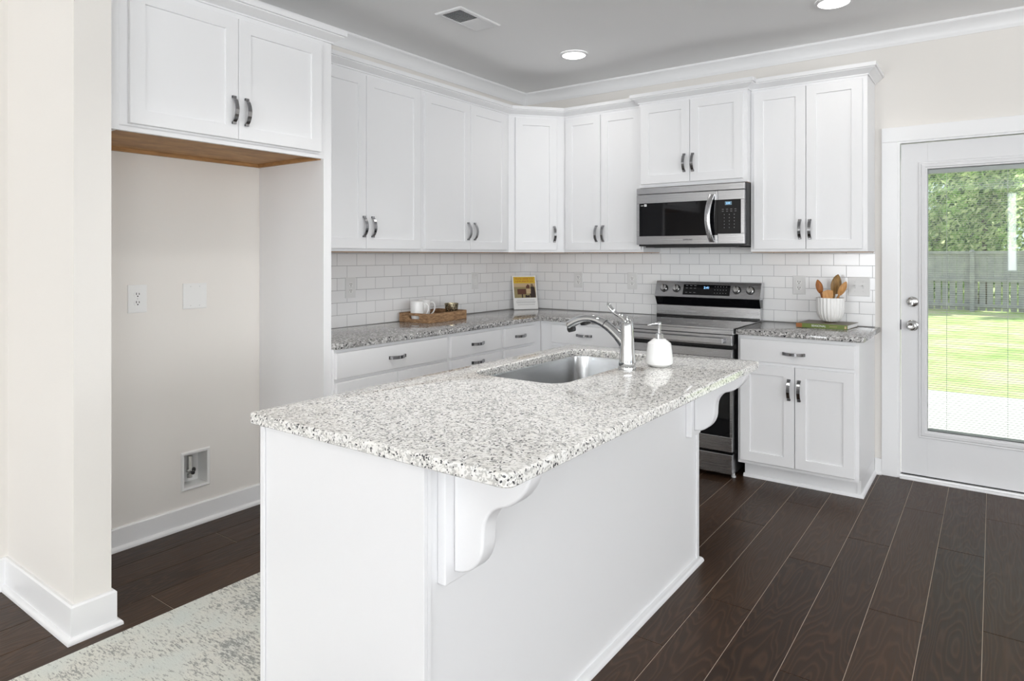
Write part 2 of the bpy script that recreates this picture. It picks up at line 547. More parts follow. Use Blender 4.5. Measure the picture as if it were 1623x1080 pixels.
    def build(s, name, m, parent=None, smooth=False, loc=None):
        bm = s.bm
        bmesh.ops.recalc_face_normals(bm, faces=bm.faces)
        if parent is not None:
            off = WORLD[parent.name]
        else:
            off = Vector(loc) if loc is not None else Vector((0, 0, 0))
        if off.length:
            bmesh.ops.translate(bm, verts=bm.verts, vec=-off)
        me = bpy.data.meshes.new(name)
        bm.to_mesh(me)
        bm.free()
        me.materials.append(M[m] if isinstance(m, str) else m)
        if smooth:
            me.polygons.foreach_set('use_smooth', [True] * len(me.polygons))
            me.update()
            try:
                me.set_sharp_from_angle(angle=radians(38 if smooth is True else smooth))
            except Exception:
                pass
        o = bpy.data.objects.new(name, me)
        COL.objects.link(o)
        if parent is not None:
            o.parent = parent
            WORLD[o.name] = off.copy()
        else:
            o.location = off
            WORLD[o.name] = off.copy()
        return o

def tag(o, label=None, cat=None, group=None, kind=None):
    if label: o['label'] = label
    if cat: o['category'] = cat
    if group: o['group'] = group
    if kind: o['kind'] = kind
    return o

def thing(name, loc, label, cat, group=None):
    o = bpy.data.objects.new(name, None)
    o.empty_display_size = 0.05
    COL.objects.link(o)
    o.location = loc
    WORLD[o.name] = Vector(loc)
    return tag(o, label, cat, group)

def copy_tree(o, delta):
    c = o.copy()
    COL.objects.link(c)
    c.location = o.location + Vector(delta)
    WORLD[c.name] = WORLD[o.name] + Vector(delta)
    def rec(src, dst):
        for ch in list(src.children):
            k = ch.copy(); COL.objects.link(k); k.parent = dst
            WORLD[k.name] = WORLD[c.name]
            rec(ch, k)
    rec(o, c)
    return c

def struct(name, mb, m, smooth=False):
    return tag(mb.build(name, m, smooth=smooth), kind='structure')

def text(name, body, size, o, u, v, m, parent, extrude=0.0004, center=True):
    """writing as a mesh: o is its middle, u along the line, v up"""
    cu = bpy.data.curves.new(name, 'FONT')
    cu.body = body
    cu.size = size
    cu.extrude = extrude
    cu.align_x = 'CENTER' if center else 'LEFT'
    cu.align_y = 'CENTER'
    tmp = bpy.data.objects.new('tmp_text', cu)
    COL.objects.link(tmp)
    dg = bpy.context.evaluated_depsgraph_get()
    me = bpy.data.meshes.new_from_object(tmp.evaluated_get(dg))
    bpy.data.objects.remove(tmp)
    u, v = Vector(u).normalized(), Vector(v).normalized()
    n = u.cross(v)
    off = WORLD[parent.name] if parent else Vector((0, 0, 0))
    mt = Matrix((u, v, n)).transposed().to_4x4()
    mt.translation = Vector(o) - off
    me.transform(mt)
    me.materials.clear()
    me.materials.append(M[m])
    ob = bpy.data.objects.new(name, me)
    COL.objects.link(ob)
    if parent:
        ob.parent = parent
        WORLD[ob.name] = off.copy()
    return ob

X, Y, Z = Vector((1, 0, 0)), Vector((0, 1, 0)), Vector((0, 0, 1))

# ------------------------------------------------------------------ room shell
CEIL = 2.743
RX, RY = 8.2, -12.5
seam = MB().box(-0.1, RX + 0.1, RY - 0.1, 0.13, -0.12, -0.0018)
floor = MB()
tones = floor.bm.faces.layers.float.new('plank_tone')
PW, PL, PX0 = 0.1797, 1.265, 0.0079
known = {3: -3.39, 12: -1.246, 13: -2.097, 14: -1.534, 15: -1.148, 16: -1.814, 17: -1.0255, 18: -1.745}
rng = random.Random(3)
for c in range(-1, int(RX / PW) + 2):
    xa = PX0 + c * PW
    y0 = known.get(c, -rng.random() * PL)
    k0 = math.ceil((0.12 - y0) / PL)
    y = y0 + k0 * PL
    while y > RY - 0.1:
        g = 0.0009
        a, b_ = max(xa, -0.1) + g, min(xa + PW, RX + 0.1) - g
        q0, q1 = max(y - PL, RY - 0.1) + g, min(y, 0.12) - g
        if b_ > a and q1 > q0:
            e = 0.0012
            A = [floor.bm.verts.new(p) for p in ((a, q0, -0.0017), (b_, q0, -0.0017), (b_, q1, -0.0017), (a, q1, -0.0017))]
            B = [floor.bm.verts.new(p) for p in ((a + e, q0 + e, 0), (b_ - e, q0 + e, 0), (b_ - e, q1 - e, 0), (a + e, q1 - e, 0))]
            fs = [floor.bm.faces.new(B)] + [floor.bm.faces.new((A[i], A[(i + 1) % 4], B[(i + 1) % 4], B[i])) for i in range(4)]
            tn = rng.random()
            for f in fs:
                f[tones] = tn
        y -= PL
fl = struct('floor', floor, 'floor_planks')
seam.build('floor_seam_glint', 'floor_seam_glint', fl)

struct('ceiling', MB().box(-0.15, RX + 0.15, RY - 0.15, 0.15, CEIL, CEIL + 0.15), 'ceiling_paint')
# left wall with a recess for the valve box
wl = MB()
VB = (-2.978, -2.850, 0.195, 0.358)  # y0,y1,z0,z1 of the opening
wl.box(-0.15, 0, RY - 0.15, VB[0], -0.05, CEIL).box(-0.15, 0, VB[1], 0.0, -0.05, CEIL)
wl.box(-0.15, 0, VB[0], VB[1], -0.05, VB[2]).box(-0.15, 0, VB[0], VB[1], VB[3], CEIL)
struct('wall_left', wl, 'wall_paint')
DX0, DX1, DZ = 2.7988, 3.747, 2.057
wbk = MB().box(-0.15, DX0, 0, 0.13, -0.05, CEIL).box(DX1, RX + 0.15, 0, 0.13, -0.05, CEIL).box(DX0, DX1, 0, 0.13, DZ, CEIL)
struct('wall_back', wbk, 'wall_paint')
# rear and right walls, with window openings
def wall_with_hole(axis, pos, th, a0, a1, h0, h1, z0, z1):
    m = MB()
    def bx(p0, p1, q0, q1):
        if axis == 'y': m.box(p0, p1, pos, pos + th, q0, q1)
        else: m.box(pos, pos + th, p0, p1, q0, q1)
    bx(a0, h0, -0.05, CEIL); bx(h1, a1, -0.05, CEIL); bx(h0, h1, -0.05, z0); bx(h0, h1, z1, CEIL)
    return m
wr = MB()
for a, c in ((-0.15, 0.21), (1.85, 3.50), (3.68, 4.08), (5.42, 6.08), (7.42, RX + 0.15)):
    wr.box(a, c, RY - 0.15, RY, -0.05, CEIL)
for a, c, h0, h1 in ((0.21, 1.85, 0.5, 2.5), (3.50, 3.68, 1.02, 2.68), (4.08, 5.42, 0.5, 2.5), (6.08, 7.42, 0.5, 2.5)):
    wr.box(a, c, RY - 0.15, RY, -0.05, h0).box(a, c, RY - 0.15, RY, h1, CEIL)
struct('wall_rear', wr, 'wall_paint')
wrt = MB()
for a, c in ((RY, -8.5), (-7.1, -5.9), (-4.5, -3.3), (-1.9, 0.0)):
    wrt.box(RX, RX + 0.15, a, c, -0.05, CEIL)
for a, c in ((-8.5, -7.1), (-5.9, -4.5), (-3.3, -1.9)):
    wrt.box(RX, RX + 0.15, a, c, -0.05, 0.45).box(RX, RX + 0.15, a, c, 2.5, CEIL)
struct('wall_right', wrt, 'wall_paint')
# stub wall left of the refrigerator alcove
SX, SY0, SY1 = 0.647, -3.7049, -3.5818
struct('wall_partition', MB().box(0, SX, SY0, SY1, -0.02, CEIL), 'wall_paint')

# baseboards (with shoe moulding)
BB = [(0, -0.001), (0.020, -0.001), (0.020, 0.004), (0.030, 0.004)] and None
def base_prof(h=0.128, t=0.014):
    p = [(0, 0), (t + 0.016, 0), (t + 0.016, 0.006)]
    for i in range(1, 5):
        a = pi / 2 * i / 4
        p.append((t + 0.016 * cos(a), 0.006 + 0.014 * sin(a)))
    return p + [(t, h - 0.006), (t - 0.005, h), (0, h)]
struct('baseboard_left', MB().sweep([(0, SY1 + 0.03), (0, -2.552)], base_prof(0.105)), 'trim_white', 30)
struct('baseboard_partition', MB().sweep([(0, RY), (0, SY0), (SX, SY0), (SX, SY1), (0.32, SY1)], base_prof()), 'trim_white', 30)
struct('baseboard_back', MB().sweep([(2.676, 0), (2.7134, 0)], base_prof(0.097)), 'trim_white', 30)
struct('baseboard_right', MB().sweep([(3.835, 0), (RX, 0), (RX, RY)], base_prof()), 'trim_white', 30)

# crown moulding of the room
def room_crown():
    p = [(0, 2.650), (0.006, 2.650), (0.007, 2.657)]
    for i in range(7):
        t = i / 6
        a = pi / 2 * t
        p.append((0.009 + 0.040 * (1 - cos(a)), 2.660 + 0.069 * (sin(a) * 0.45 + t * 0.55)))
    p += [(0.050, 2.733), (0.054, 2.733), (0.054, CEIL), (0, CEIL)]
    return p
struct('trim_1', MB().sweep([(0, SY1), (0, 0), (RX, 0)], room_crown()), 'trim_white', 30)

# door casing, jamb and threshold
cs = MB()
CT0 = -0.018
cs.box(2.7134, 2.7988, CT0, 0.0, 0, DZ + 0.0, 0.0015).box(DX1, 3.835, CT0, 0.0, 0, DZ, 0.0015).box(2.7134, 3.835, CT0 - 0.003, 0.0, DZ, 2.146, 0.0015)
cs.box(2.7988, 2.8108, CT0 + 0.006, 0.13, 0, DZ).box(3.735, DX1, CT0 + 0.006, 0.13, 0, DZ).box(2.8108, 3.735, CT0 + 0.006, 0.13, 2.046, DZ)
struct('trim_2', cs, 'trim_white')
struct('trim_3', MB().box(2.8108, 3.735, -0.035, 0.13, 0, 0.012, 0.003).box(2.8108, 3.735, 0.0, 0.13, 0.012, 0.02), 'trim_white')

# ------------------------------------------------------------------ glazed door
def glazed_door():
    d = bpy.data.objects.new('door_1', None)
    COL.objects.link(d)
    d.location = (3.27, 0.03, 0.03)
    WORLD[d.name] = Vector(d.location)
    d['kind'] = 'structure'
    x0, x1, z0, z1 = 2.8155, 3.730, 0.030, 2.041
    gx0, gx1, gz0, gz1 = 2.9545, 3.591, 0.306, 1.879
    f, bk = 0.006, 0.050
    sl = MB()
    sl.box(x0, gx0, f, bk, z0, z1, 0.001).box(gx1, x1, f, bk, z0, z1, 0.001).box(gx0, gx1, f, bk, z0, gz0).box(gx0, gx1, f, bk, gz1, z1)
    sl.build('door_slab', 'door_white', d)
    # moulded frame of the glass
    tr = MB()
    prof = [(0.048, 0.0), (0.048, 0.004), (0.042, 0.007), (0.036, 0.006), (0.030, 0.012), (0.014, 0.014), (0.010, 0.010), (0.004, 0.010), (0.0, 0.004), (0.0, -0.012)]
    lp = []
    for o, dep in prof:
        lp.append([(gx0 - o, f - dep, gz0 - o), (gx1 + o, f - dep, gz0 - o), (gx1 + o, f - dep, gz1 + o), (gx0 - o, f - dep, gz1 + o)])
    tr.loops(lp)
    tr.build('glass_frame', 'door_white', d)
    MB().box(gx0, gx1, 0.014, 0.017, gz0, gz1).build('inner_pane', 'pane_glass', d)
    MB().box(gx0, gx1, 0.040, 0.043, gz0, gz1).build('outer_pane', 'pane_glass', d)
    hd = MB().box(gx0 + 0.001, gx1 - 0.001, 0.020, 0.036, gz1 - 0.026, gz1 - 0.001).box(gx0 + 0.001, gx1 - 0.001, 0.021, 0.035, gz0 + 0.001, gz0 + 0.009)
    bl = hd.build('blind_rail', 'plastic_grey', d)
    sm = MB()
    n = 120
    za, zb = gz0 + 0.012, gz1 - 0.030
    for i in range(n):
        z = za + (zb - za) * i / (n - 1)
        sm.box(gx0 + 0.003, gx1 - 0.003, 0.0225, 0.0335, z, z + 0.0009)
    sl_ = sm.build('blind_slats', 'plastic_white', d)
    cd = MB()
    for x in (3.0493, 3.34, 3.545):
        cd.cyl((x, 0.0205, gz0 + 0.008), (x, 0.0205, gz1 - 0.026), 0.0011, n=6)
    cd.build('ladder_cords', 'plastic_white', d)
    # deadbolt and knob
    db = MB().loops([[(2.8755 + r * cos(2 * pi * i / 32), f - h, 1.0785 + r * sin(2 * pi * i / 32)) for i in range(32)] for r, h in ((0.032, 0), (0.032, 0.005), (0.029, 0.010), (0.020, 0.014), (0.010, 0.016))], True, True, True)
    dbo = db.build('deadbolt', 'nickel', d, True)
    MB().obox((2.8755 - 0.005, f - 0.030, 1.0785 - 0.020), X, Z, Y, 0.010, 0.034, 0.02, 0.003).build('thumb_turn', 'nickel', dbo)
    kb = MB()
    c = (2.8755, f, 0.9345)
    prof = [(0.033, 0.0), (0.033, 0.004), (0.028, 0.009), (0.014, 0.012), (0.012, 0.026), (0.019, 0.034), (0.027, 0.044), (0.0285, 0.054), (0.024, 0.063), (0.017, 0.066), (0.014, 0.064)]
    kb.loops([[(c[0] + r * cos(2 * pi * i / 32), c[1] - h, c[2] + r * sin(2 * pi * i / 32)) for i in range(32)] for r, h in prof], True, True, True)
    kb.build('door_knob', 'nickel', d, True)
    MB().box(2.8108, 2.8160, f + 0.004, f + 0.03, 0.905, 0.965).build('latch_plate', 'black_plastic', d)
    MB().box(x0, x1, f + 0.01, bk, 0.021, 0.031).build('door_sweep', 'black_plastic', d)
glazed_door()

# ------------------------------------------------------------------ cabinet helpers
def pull(parent, o, along, n, L=0.124):
    """bow pull: o middle on the door face, along its long axis, n outwards"""
    o, a, n = Vector(o), Vector(along).normalized(), Vector(n).normalized()
    b = a.cross(n)
    h = L / 2
    # centre line (distance along, height)
    line = [(-h, 0.006), (-h + 0.010, 0.007), (-h + 0.016, 0.014)]
    for i in range(9):
        t = -1 + 2 * i / 8
        line.append((t * (h - 0.020), 0.017 + 0.013 * (1 - t * t)))
    line += [(h - 0.016, 0.014), (h - 0.010, 0.007), (h, 0.006)]
    w, th = 0.0088, 0.0040
    lps = []
    for i, (s, q) in enumerate(line):
        lps.append([o + a * s + n * (q - th / 2) - b * w, o + a * s + n * (q - th / 2) + b * w, o + a * s + n * (q + th) + b * w, o + a * s + n * (q + th) - b * w])
    m = MB()
    m.loops(lps, True, True, True)
    for sgn in (-1, 1):
        m.obox(o + a * (sgn * (h - 0.005) - 0.005) - b * w, a, b, n, 0.010, 2 * w, 0.009)
    return m.build('handle', 'handle_metal', parent)

def door(parent, o, u, n, w, h, name='door', stile=0.058, handle=None, haxis=None):
    d = MB().shaker(o, u, n, w, h, stile=stile).build(name, 'cabinet_white', parent)
    if handle:
        o, u, n = Vector(o), Vector(u), Vector(n)
        p = o + u * handle[0] + Z * handle[1] + n * 0.019
        pull(d, p, haxis or Z, n)
    return d

CROWN = [(0, 0.0), (0.007, 0.0), (0.007, 0.007), (0.010, 0.009), (0.041, 0.033), (0.041, 0.0385), (0.050, 0.0395), (0.050, 0.063), (0, 0.063)]
def crown_prof(z, sc=1.0):
    return [(q * sc, z + h) for q, h in CROWN]

UB, UT = 1.3835, 2.4258     # underside and top of the tall wall cabinets
UF = 0.301                  # depth of their face frames
DB, DT = 1.400, 2.409       # bottom and top of their doors

# ------------------------------------------------------------------ cabinet over the refrigerator space
FX = 0.552
FY0, FY1 = -3.5800, -2.5515
fc = thing('refrigerator_cabinet', (FX / 2, -3.06, 1.846), 'white two-door wall cabinet with wooden underside over the empty refrigerator space', 'cabinet')
b = MB().box(0.002, FX, FY0, -3.515, 1.846, 2.47, 0.001)
b.box(0.002, FX, -3.515, FY1, 1.865, 2.47)
b.box(FX - 0.02, FX, -3.515, FY1, 1.846, 1.866)
b.build('body', 'cabinet_white', fc)
u_ = MB().box(0.002, FX - 0.021, -3.514, FY1, 1.8455, 1.8645)
u_.bm.free(); u_ = MB()
u_.box(0.003, FX - 0.0205, -3.514, FY1 - 0.001, 1.8585, 1.8645)
u_.box(0.003, 0.022, -3.514, FY1 - 0.001, 1.842, 1.8585).box(0.022, FX - 0.0205, FY1 - 0.020, FY1 - 0.001, 1.842, 1.8585)
tag(u_.build('underside', 'cabinet_underside', fc), 'brown unpainted wood underside')
door(fc, (FX, -3.4830, 1.8755), Y, X, 0.4565, 0.535, handle=(0.4565 - 0.025, 0.125))
door(fc, (FX, -3.0240, 1.8755), Y, X, 0.4470, 0.535, handle=(0.034, 0.124))
MB().sweep([(FX, FY0), (FX, -2.503), (0.37, -2.503)], crown_prof(2.4477 - 0.012, 1.12)).build('crown', 'cabinet_white', fc)

pn = MB().box(0.001, FX, -2.5515, -2.5035, 0.0, 2.4357, 0.001)
pn.build('side_panel', 'cabinet_white', fc)

# ------------------------------------------------------------------ wall cabinets
def wall_cabinet(name, label, x0, x1, doors, side, y_front=None, zb=UB, zt=UT, db=DB, dt=DT, group=None):
    """side 'L': along the left wall (x0,x1 are y values); 'B': along the back wall"""
    fd = y_front or UF
    mid = (x0 + x1) / 2
    root = thing(name, (fd / 2, mid, zb) if side == 'L' else (mid, -fd / 2, zb), label, 'cabinet', group)
    m = MB()
    if side == 'L': m.box(0.002, fd, x0, x1, zb, zt, 0.001)
    else: m.box(x0, x1, -fd, -0.002, zb, zt, 0.001)
    m.build('body', 'cabinet_white', root)
    un = MB()
    if side == 'L': un.box(0.012, fd - 0.018, x0 + 0.004, x1 - 0.004, zb - 0.004, zb - 0.0005)
    else: un.box(x0 + 0.004, x1 - 0.004, -fd + 0.018, -0.012, zb - 0.004, zb - 0.0005)
    tag(un.build('underside', 'cabinet_underside', root), 'brown wood underside')
    for a, c, hx, hz in doors:
        if side == 'L': door(root, (fd, a, db), Y, X, c - a, dt - db, handle=(hx - a, hz - db))
        else: door(root, (a, -fd, db), X, -Y, c - a, dt - db, handle=(hx - a, hz - db))
    return root

wall_cabinet('wall_cabinet', 'white two-door wall cabinet right beside the tall refrigerator panel', -2.5025, -1.5925,
             [(-2.490, -2.0650, -2.0852, 1.528), (-2.0620, -1.6128, -2.0191, 1.528)], 'L')
wall_cabinet('wall_cabinet', 'white two-door wall cabinet on the left wall next to the diagonal corner cabinet', -1.5915, -0.641,
             [(-1.571, -1.1150, -1.1418, 1.528), (-1.1120, -0.6880, -1.0719, 1.528)], 'L')
wall_cabinet('wall_cabinet', 'white two-door wall cabinet between the corner cabinet and the microwave', 0.591, 1.2485,
             [(0.607, 0.9100, 0.879, 1.522), (0.9140, 1.2360, 0.9351, 1.522)], 'B')
cd_ = wall_cabinet('wall_cabinet', 'short white two-door wall cabinet directly above the microwave', 1.2500, 2.0, 
             [(1.2700, 1.6230, 1.5885, 1.985), (1.6266, 1.9770, 1.6480, 1.984)], 'B', y_front=0.375, zb=1.834, zt=2.4258, db=1.857, dt=2.409)
MB().sweep([(1.25, -0.003), (1.25, -0.375), (2.0, -0.375), (2.0, -0.003)], crown_prof(UT)).build('crown', 'cabinet_white', cd_)
ce_ = wall_cabinet('wall_cabinet', 'tall white two-door wall cabinet at the right end, beside the glazed door', 2.0015, 2.6745,
             [(2.0244, 2.3361, 2.3043, 1.523), (2.3394, 2.6495, 2.3622, 1.522)], 'B')
MB().sweep([(2.002, -UF), (2.6745, -UF), (2.6745, -0.003)], crown_prof(UT)).build('crown', 'cabinet_white', ce_)

# diagonal corner cabinet
P0, P1 = Vector((UF, -0.640, 0)), Vector((0.590, -UF, 0))
dl = (P1 - P0).length
du = (P1 - P0).normalized()
dn = Vector((du.y, -du.x, 0))
cc = thing('corner_wall_cabinet', (0.2, -0.2, UB), 'white single-door diagonal wall cabinet filling the corner of the room', 'cabinet')
poly = [(0.002, -0.002), (0.002, -0.640), (P0.x, P0.y), (P1.x, P1.y), (0.590, -0.002)]
MB().prism(poly, (0, 0, UB), X, Y, Z, UT - UB).build('body', 'cabinet_white', cc)
tag(MB().prism([(0.012, -0.012), (0.012, -0.63), (0.285, -0.63), (0.575, -0.29), (0.575, -0.012)], (0, 0, UB - 0.004), X, Y, Z, 0.0035).build('underside', 'cabinet_underside', cc), 'brown wood underside')
door(cc, P0 + du * 0.0488 + Z * DB, du, dn, 0.3775 - 0.0488, DT - DB, handle=(0.3552 - 0.0488, 0.122))

cm = MB().sweep([(UF, -2.5025), (P0.x, P0.y), (P1.x, P1.y), (1.2495, -UF)], crown_prof(UT))
tag(cm.build('cabinet_crown', 'cabinet_white', loc=(0.45, -0.5, UT)), 'white stepped crown running along the lower wall cabinets around the corner', 'moulding')

# ------------------------------------------------------------------ base cabinets
CTOP, CTH = 0.914, 0.031
CB = CTOP - CTH
LF = 0.567   # left run frame plane
BF = 0.601   # back run frame plane

def base_left(label, y0, y1, fronts, group=None):
    root = thing('base_cabinet', (0.28, (y0 + y1) / 2, 0), label, 'cabinet', group)
    m = MB().box(0.002, LF, y0, y1, 0.1, CB - 0.001, 0.001)
    m.build('body', 'cabinet_white', root)
    MB().box(0.01, LF - 0.07, y0 + 0.001, y1 - 0.001, 0.0, 0.1).build('toe_kick', 'cabinet_white', root)
    for kind, a, c, z0, z1, hz in fronts:
        if kind == 'drawer':
            door(root, (LF, a, z0), Y, X, c - a, z1 - z0, 'drawer', 0, ((c - a) / 2, hz - z0), Y)
        else:
            side = 0.03 if kind == 'doorR' else (c - a) - 0.03
            door(root, (LF, a, z0), Y, X, c - a, z1 - z0, 'door', handle=(side, z1 - z0 - 0.12))
    return root
base_left('white base cabinet with one wide drawer over two doors beside the refrigerator panel', -2.5025, -1.6415,
          [('drawer', -2.4965, -1.6606, 0.731, 0.8635, 0.797), ('doorL', -2.4965, -2.0735, 0.118, 0.7125, 0), ('doorR', -2.0705, -1.6606, 0.118, 0.7125, 0)])
base_left('white base cabinet with a stack of three drawers under the wooden tray', -1.6405, -1.0905,
          [('drawer', -1.6218, -1.1092, 0.730, 0.8605, 0.7935), ('drawer', -1.6218, -1.1092, 0.430, 0.712, 0.676), ('drawer', -1.6218, -1.1092, 0.118, 0.412, 0.30)])
base_left('narrow white base cabinet with drawer over a door, left of the inner corner', -1.0895, -0.6025,
          [('drawer', -1.0718, -0.7057, 0.7305, 0.8585, 0.796), ('doorL', -1.0718, -0.7057, 0.118, 0.7125, 0)])

def base_back(label, x0, x1, fronts, side_panel=False, xs=0.0):
    root = thing('base_cabinet', ((x0 + x1) / 2, -0.3, 0), label, 'cabinet')
    m = MB()
    m.box(x0, x1, -BF, -0.002, 0.1, CB - 0.001, 0.001)
    if side_panel:
        m.box(x1 - 0.02, x1, -0.535, -0.002, 0.0, 0.1)
    m.build('body', 'cabinet_white', root)
    MB().box(x0 + 0.02, x1 - (0.0205 if side_panel else 0.0), -0.530, -0.01, 0.0, 0.1).build('toe_kick', 'cabinet_white', root)
    for kind, a, c, z0, z1, hx, hz in fronts:
        if kind == 'drawer':
            door(root, (a, -BF, z0), X, -Y, c - a, z1 - z0, 'drawer', 0, (hx - a, hz - z0), X)
        else:
            door(root, (a, -BF, z0), X, -Y, c - a, z1 - z0, 'door', handle=(hx - a, hz - z0))
    return root
base_back('white base cabinet with one drawer between the inner corner and the range', 0.5675, 1.2415,
          [('drawer', 0.6755, 1.2170, 0.7290, 0.8600, 0.946, 0.795), ('door', 0.6755, 1.2170, 0.120, 0.708, 1.18, 0.577)])
br_ = base_back('white base cabinet with one drawer over two doors between range and glazed door', 2.012, 2.6745,
          [('drawer', 2.0282, 2.6553, 0.7270, 0.8590, 2.3377, 0.7867), ('door', 2.0282, 2.3390, 0.122, 0.7090, 2.3108, 0.577), ('door', 2.3435, 2.6553, 0.122, 0.7090, 2.3671, 0.5767)], True)
sh = [(0, 0), (0.014, 0), (0.014, 0.005), (0.012, 0.012), (0.007, 0.018), (0.0, 0.020)]
MB().sweep([(2.026, -0.531), (2.6745, -0.531), (2.6745, -0.016)], sh).build('shoe_moulding', 'cabinet_white', br_, 40)

# ------------------------------------------------------------------ worktops
def slab(poly, z0, z1, name, m, label, loc, r=0.006, hole=None):
    """stone slab with eased edges; hole = rounded-rectangle loop with as many points as poly"""
    mb = MB()
    c = Vector((sum(p[0] for p in poly) / len(poly), sum(p[1] for p in poly) / len(poly)))
    k = len(poly)
    def offs(P, d):
        out = []
        for i in range(k):
            a, b_, e = Vector(P[i - 1]), Vector(P[i]), Vector(P[(i + 1) % k])
            d0, d1 = (b_ - a).normalized(), (e - b_).normalized()
            n0, n1 = Vector((-d0.y, d0.x)), Vector((-d1.y, d1.x))
            mm = n0 + n1
            mm = mm / max(0.3, mm.dot(n0))
            out.append(tuple(b_ + mm * d))
        return out
    lev = []
    for i in range(4):
        a = pi / 2 * i / 3
        lev.append((r * (1 - cos(a)), z1 - r * (1 - sin(a)) if False else z1 - r + r * sin(a)))
    rb = 0.003
    seq = [(rb, z0), (0, z0 + rb)] + lev
    rings = [[(x, y, z) for x, y in offs(poly, d)] for d, z in seq]
    if hole is None:
        mb.loops(rings, True, True, True)
    else:
        rh = 0.004
        hs = [[(x, y, z1) for x, y in offs(hole, -rh)], [(x, y, z1 - rh) for x, y in hole], [(x, y, z0) for x, y in hole]]
        mb.loops(rings + hs + [rings[0]], True)
        bmesh.ops.remove_doubles(mb.bm, verts=mb.bm.verts, dist=1e-6)
    return tag(mb.build(name, m, None, 40, loc), label, 'worktop')

def rrect(x0, x1, y0, y1, rs, n=6):
    """counter-clockwise rounded rectangle; rs radii for (x0,y0),(x1,y0),(x1,y1),(x0,y1)"""
    P = []
    for (cx, cy, a0), r in zip(((x0, y0, pi), (x1, y0, 1.5 * pi), (x1, y1, 0), (x0, y1, 0.5 * pi)), rs):
        ox = cx + (r if cx == x0 else -r)
        oy = cy + (r if cy == y0 else -r)
        for i in range(n + 1):
            a = a0 + pi / 2 * i / n
            P.append((ox + r * cos(a), oy + r * sin(a)))
    return P
LCF, BCF = 0.597, -0.647
slab([(0.002, -2.502), (LCF, -2.502), (LCF, BCF), (1.2445, BCF), (1.2445, -0.002), (0.002, -0.002)], CB, CTOP, 'perimeter_worktop', 'granite_shaded',
     'speckled granite L-shaped worktop, darkened in colour for shade, running around the corner to the range', (0.3, -1.2, CB))
slab(rrect(2.0105, 2.705, BCF, -0.002, (0.004, 0.012, 0.006, 0.004), 3), CB, CTOP, 'worktop', 'granite_shaded',
     'short speckled granite worktop right of the range, darkened in colour for shade', (2.36, -0.32, CB))
IX0, IX1, IY0, IY1 = 1.5535, 2.4767, -3.6029, -1.8086
SKX0, SKX1, SKY0, SKY1 = 1.655, 2.060, -2.742, -1.925
slab(rrect(IX0, IX1, IY0, IY1, (0.02, 0.028, 0.02, 0.03)), CB, CTOP, 'island_worktop', 'granite_island',
     'large pale speckled granite island worktop with a sink cut-out', (2.0, -2.7, CB), hole=rrect(SKX0, SKX1, SKY0, SKY1, (0.075, 0.075, 0.075, 0.075)))

# ------------------------------------------------------------------ island
isl = thing('kitchen_island', (1.9, -2.7, 0), 'white kitchen island cabinet with scalloped corbels under its overhanging top', 'island')
AX0, AX1, AY0, AY1 = 1.585, 2.210, -3.566, -1.834
ib = MB().box(AX0 + 0.02, AX1, AY0, AY1, 0.0, CB - 0.24)
ib.box(AX0 + 0.02, AX1, AY0, SKY0 - 0.05, CB - 0.24, CB - 0.001).box(AX0 + 0.02, AX1, SKY1 + 0.03, AY1, CB - 0.24, CB - 0.001)
ib.box(AX0 + 0.02, AX0 + 0.03, SKY0 - 0.05, SKY1 + 0.03, CB - 0.24, CB - 0.001).box(AX1 - 0.02, AX1, SKY0 - 0.05, SKY1 + 0.03, CB - 0.24, CB - 0.001)
ib.build('body', 'cabinet_white', isl)
MB().box(AX0, AX1 + 0.008, AY0 - 0.012, AY0, 0.0, CB - 0.001, 0.0015).build('end_panel', 'cabinet_white', isl)
MB().box(AX0, AX0 + 0.02, AY0 - 0.018, AY0 - 0.0125, 0.0, CB - 0.001, 0.002).build('corner_trim', 'cabinet_white', isl)
MB().box(AX1 + 0.0005, AX1 + 0.008, AY0 + 0.0005, AY0 + 0.012, 0.024, CB - 0.001, 0.001).build('corner_trim', 'cabinet_white', isl)
MB().box(AX1 + 0.0005, AX1 + 0.008, AY1 - 0.016, AY1 + 0.012, 0.024, CB - 0.001, 0.002).build('corner_trim', 'cabinet_white', isl)
MB().sweep([(AX1, AY0 - 0.012), (AX1, AY1 + 0.012), (AX0 + 0.1, AY1 + 0.012)], [(0, 0), (0.022, 0), (0.022, 0.006), (0.019, 0.014), (0.012, 0.021), (0.006, 0.023), (0, 0.023)], 1).build('shoe_moulding', 'cabinet_white', isl, 40)
for a, c in ((-3.54, -2.98), (-2.97, -2.41), (-2.40, -1.86)):
    door(isl, (AX0 + 0.02, c, 0.12), -Y, -X, c - a, 0.74, handle=(0.03, 0.6))
CORB = [(2.236, CB - 0.001), (2.4565, CB - 0.001), (2.456, 0.868), (2.4490, 0.850), (2.4420, 0.838), (2.430, 0.823), (2.4150, 0.8095), (2.4000, 0.7990), (2.384, 0.7925), (2.3684, 0.7875), (2.357, 0.781), (2.3470, 0.772), (2.339, 0.762), (2.3325, 0.750), (2.3285, 0.738), (2.3265, 0.723), (2.3255, 0.705), (2.3250, 0.690), (2.322, 0.673), (2.3150, 0.6555), (2.306, 0.642), (2.2940, 0.630), (2.281, 0.6205), (2.2670, 0.6140), (2.252, 0.6105), (2.236, 0.6097)]
for y0 in (-3.525, -1.962):
    pl = MB().box(AX1 + 0.0005, 2.236, y0, y0 + 0.110, 0.585, CB - 0.001, 0.003).build('corbel', 'cabinet_white', isl)
    MB().rounded_prism(CORB[::-1], (0, y0 + 0.028, 0), X, Z, Y, 0.054, 0.008).build('corbel_scroll', 'cabinet_white', pl, 50)

